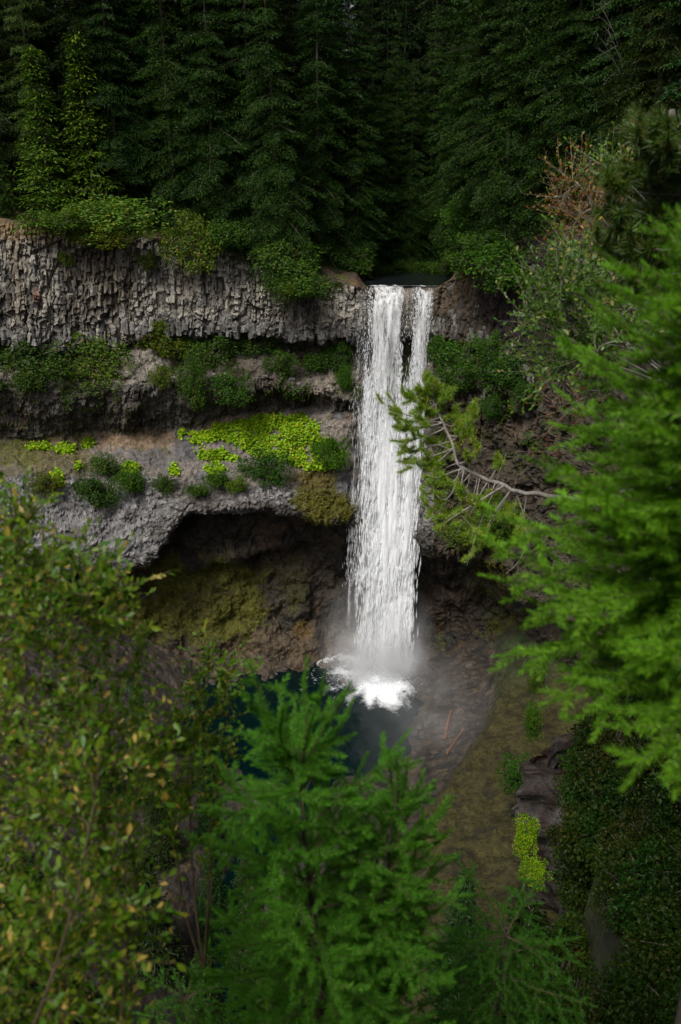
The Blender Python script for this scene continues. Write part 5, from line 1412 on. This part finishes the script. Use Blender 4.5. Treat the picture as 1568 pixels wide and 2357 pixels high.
# ---- pines
def pine(label, trunk_pts, trunk_r, limbs, tufts_extra, seed, nlen, nwid, per_tuft, bark='pale_bark', tint=(1, 1, 1), sub=4):
    rg = np.random.default_rng(seed)
    root = np.array(trunk_pts[0], float)
    o = thing('pine_tree', label, 'tree', root)
    tp = np.array(trunk_pts, float)
    tt = np.linspace(0, 1, len(tp)); t2 = np.linspace(0, 1, len(tp) * 4)
    P = catmull(tp, tt, t2) + rg.normal(0, .012, (len(t2), 3))
    V, F = tubes([(P - root, np.interp(t2, tt, trunk_r))], 8)
    link('trunk', make_mesh('trunk', V, F, M[bark], True), o)
    for (f, tip) in limbs:
        p0 = P[int(f * (len(P) - 1))]; tip = np.array(tip, float); L = np.linalg.norm(tip - p0)
        t_ = np.linspace(0, 1, 8)[:, None]
        c1 = p0 + (tip - p0) * .5 + rg.normal(0, .14 * L, 3) - np.array([0, 0, .1 * L])
        B = (1 - t_) ** 2 * p0 + 2 * t_ * (1 - t_) * c1 + t_ ** 2 * tip
        woods = [(B, np.linspace(max(.008, .012 * L + .006), .004, 8))]; ends = [(B[-1], unit(B[-1] - B[-2]))]
        for _ in range(sub):
            i = rg.integers(3, 8); d = unit(unit(B[min(i + 1, 7)] - B[i - 1]) + rg.normal(0, .6, 3) + np.array([0, 0, .25]))
            tw = curve_pts(B[i], d, L * rg.uniform(.2, .42), 4, -.1, .15, rg)
            woods.append((tw, np.linspace(.006, .003, len(tw)))); ends.append((tw[-1], unit(tw[-1] - tw[-2])))
            if rg.random() < .7: ends.append((tw[2], unit(tw[2] - tw[1] + rg.normal(0, .5, 3) * np.linalg.norm(tw[2] - tw[1]))))
        V, F = tubes([(p - root, r) for p, r in woods], 5)
        b = link('branch', make_mesh('branch', V, F, M[bark], True), o)
        pos, dirs, ln = [], [], []
        for p, d in ends:
            n = int(per_tuft * rg.uniform(.6, 1.2)); k = rg.uniform(-.9, .35, n)[:, None] * nlen * 1.6
            pos.append(p + d * k); dirs.append(unit(d * rg.uniform(.15, 1.1, (n, 1)) + rand_unit(n) * .8)); ln.append(nlen * rg.uniform(.7, 1.1, n))
        pos, dirs, ln = map(np.concatenate, (pos, dirs, ln))
        X, Y, Z = frame(dirs, rand_unit(len(pos)))
        V, F = stamp(ND_V, ND_F, pos - root, X, Y, Z, np.stack([np.full(len(pos), nwid), ln, ln], -1))
        nd = link('needles', make_mesh('needles', V, F, M['pine']), b); nd.color = (*tint, 1)

D = 12.0
tr = [at_dist(1480, 1120, D - .2), at_dist(1340, 1152, D - .1), at_dist(1215, 1135, D), at_dist(1140, 1110, D), at_dist(1060, 1068, D), at_dist(1030, 1000, D), at_dist(1005, 940, D), at_dist(985, 890, D)]
tips = [(.98, 985, 868), (.95, 960, 900), (.9, 1000, 880), (.9, 940, 915), (.85, 1035, 905), (.85, 955, 950), (.8, 1010, 930), (.75, 905, 945), (.75, 920, 985), (.7, 930, 1015), (.7, 960, 985), (.72, 1085, 965), (.66, 1075, 1000), (.62, 950, 1040), (.6, 1000, 1020), (.6, 1040, 1040), (.55, 940, 1065), (.55, 985, 1080), (.5, 1100, 1030), (.5, 1010, 1110), (.45, 975, 1120), (.45, 1060, 1140), (.4, 1000, 1170), (.38, 1050, 1180), (.35, 1100, 1170), (.3, 1080, 1210), (.25, 1020, 1205), (.2, 1120, 1220), (.15, 1170, 1190), (.3, 1150, 1060), (.12, 1185, 1230), (.2, 1105, 1260), (.6, 1090, 940), (.8, 1045, 955), (.95, 975, 925)]
tips += [(.85, 965, 890), (.9, 1015, 895), (.8, 985, 955), (.78, 950, 970), (.66, 1000, 1060), (.3, 1130, 1150), (.45, 1020, 1140)]
pine('leaning pine with pale twisted trunk reaching left across the falls', tr, [.04, .037, .033, .030, .026, .020, .014, .008], [(.22 + .78 * f, at_dist(x, y, D + random.uniform(-.35, .35))) for f, x, y in tips], None, 81, .085, .0055, 210, tint=(1.6, 1.55, 1.0), sub=5)
# dangling bare roots/branches under it
pol = []
for (xa, ya, xb, yb) in [(1190, 1140, 1165, 1320), (1150, 1115, 1075, 1300), (1100, 1090, 1050, 1230), (1140, 1110, 1165, 1045), (1080, 1080, 1120, 1030), (1060, 1070, 990, 1110), (1040, 1040, 960, 1050)]:
    a, b = at_dist(xa, ya, D), at_dist(xb, yb, D - .1)
    t_ = np.linspace(0, 1, 9)[:, None]; c1 = (a + b) / 2 + RNG.normal(0, .28, 3)
    pol.append(((1 - t_) ** 2 * a + 2 * t_ * (1 - t_) * c1 + t_ ** 2 * b, np.linspace(.009, .003, 9)))
V, F = tubes(pol, 5)
pt = [o for o in bpy.data.objects if o.name.startswith('pine_tree')][0]
V = V - np.array(pt.location)
link('bare_branches', make_mesh('bare_branches', V, F, M['pale_bark'], True), pt)

D2 = 6.2
tr = [at_dist(1640, 760, D2), at_dist(1610, 600, D2), at_dist(1570, 420, D2), at_dist(1545, 250, D2)]
rg = np.random.default_rng(91)
lim = []
for _ in range(46):
    y = rg.uniform(270, 680); x = rg.uniform(1395 + max(0, 380 - y) * .5, 1600)
    lim.append((float(np.clip((800 - y) / 560, .05, .98)), at_dist(x, y, D2 + rg.uniform(-.5, .5))))
pine('blurred dark pine with long needles at the upper right edge', tr, [.07, .06, .045, .02], lim, None, 92, .09, .007, 170, bark='pale_bark', tint=(.38, .42, .45), sub=4)

# print('TRIS', sum(sum(len(p.vertices) - 2 for p in m.polygons[:1]) * len(m.polygons) for m in bpy.data.meshes if len(m.polygons)))
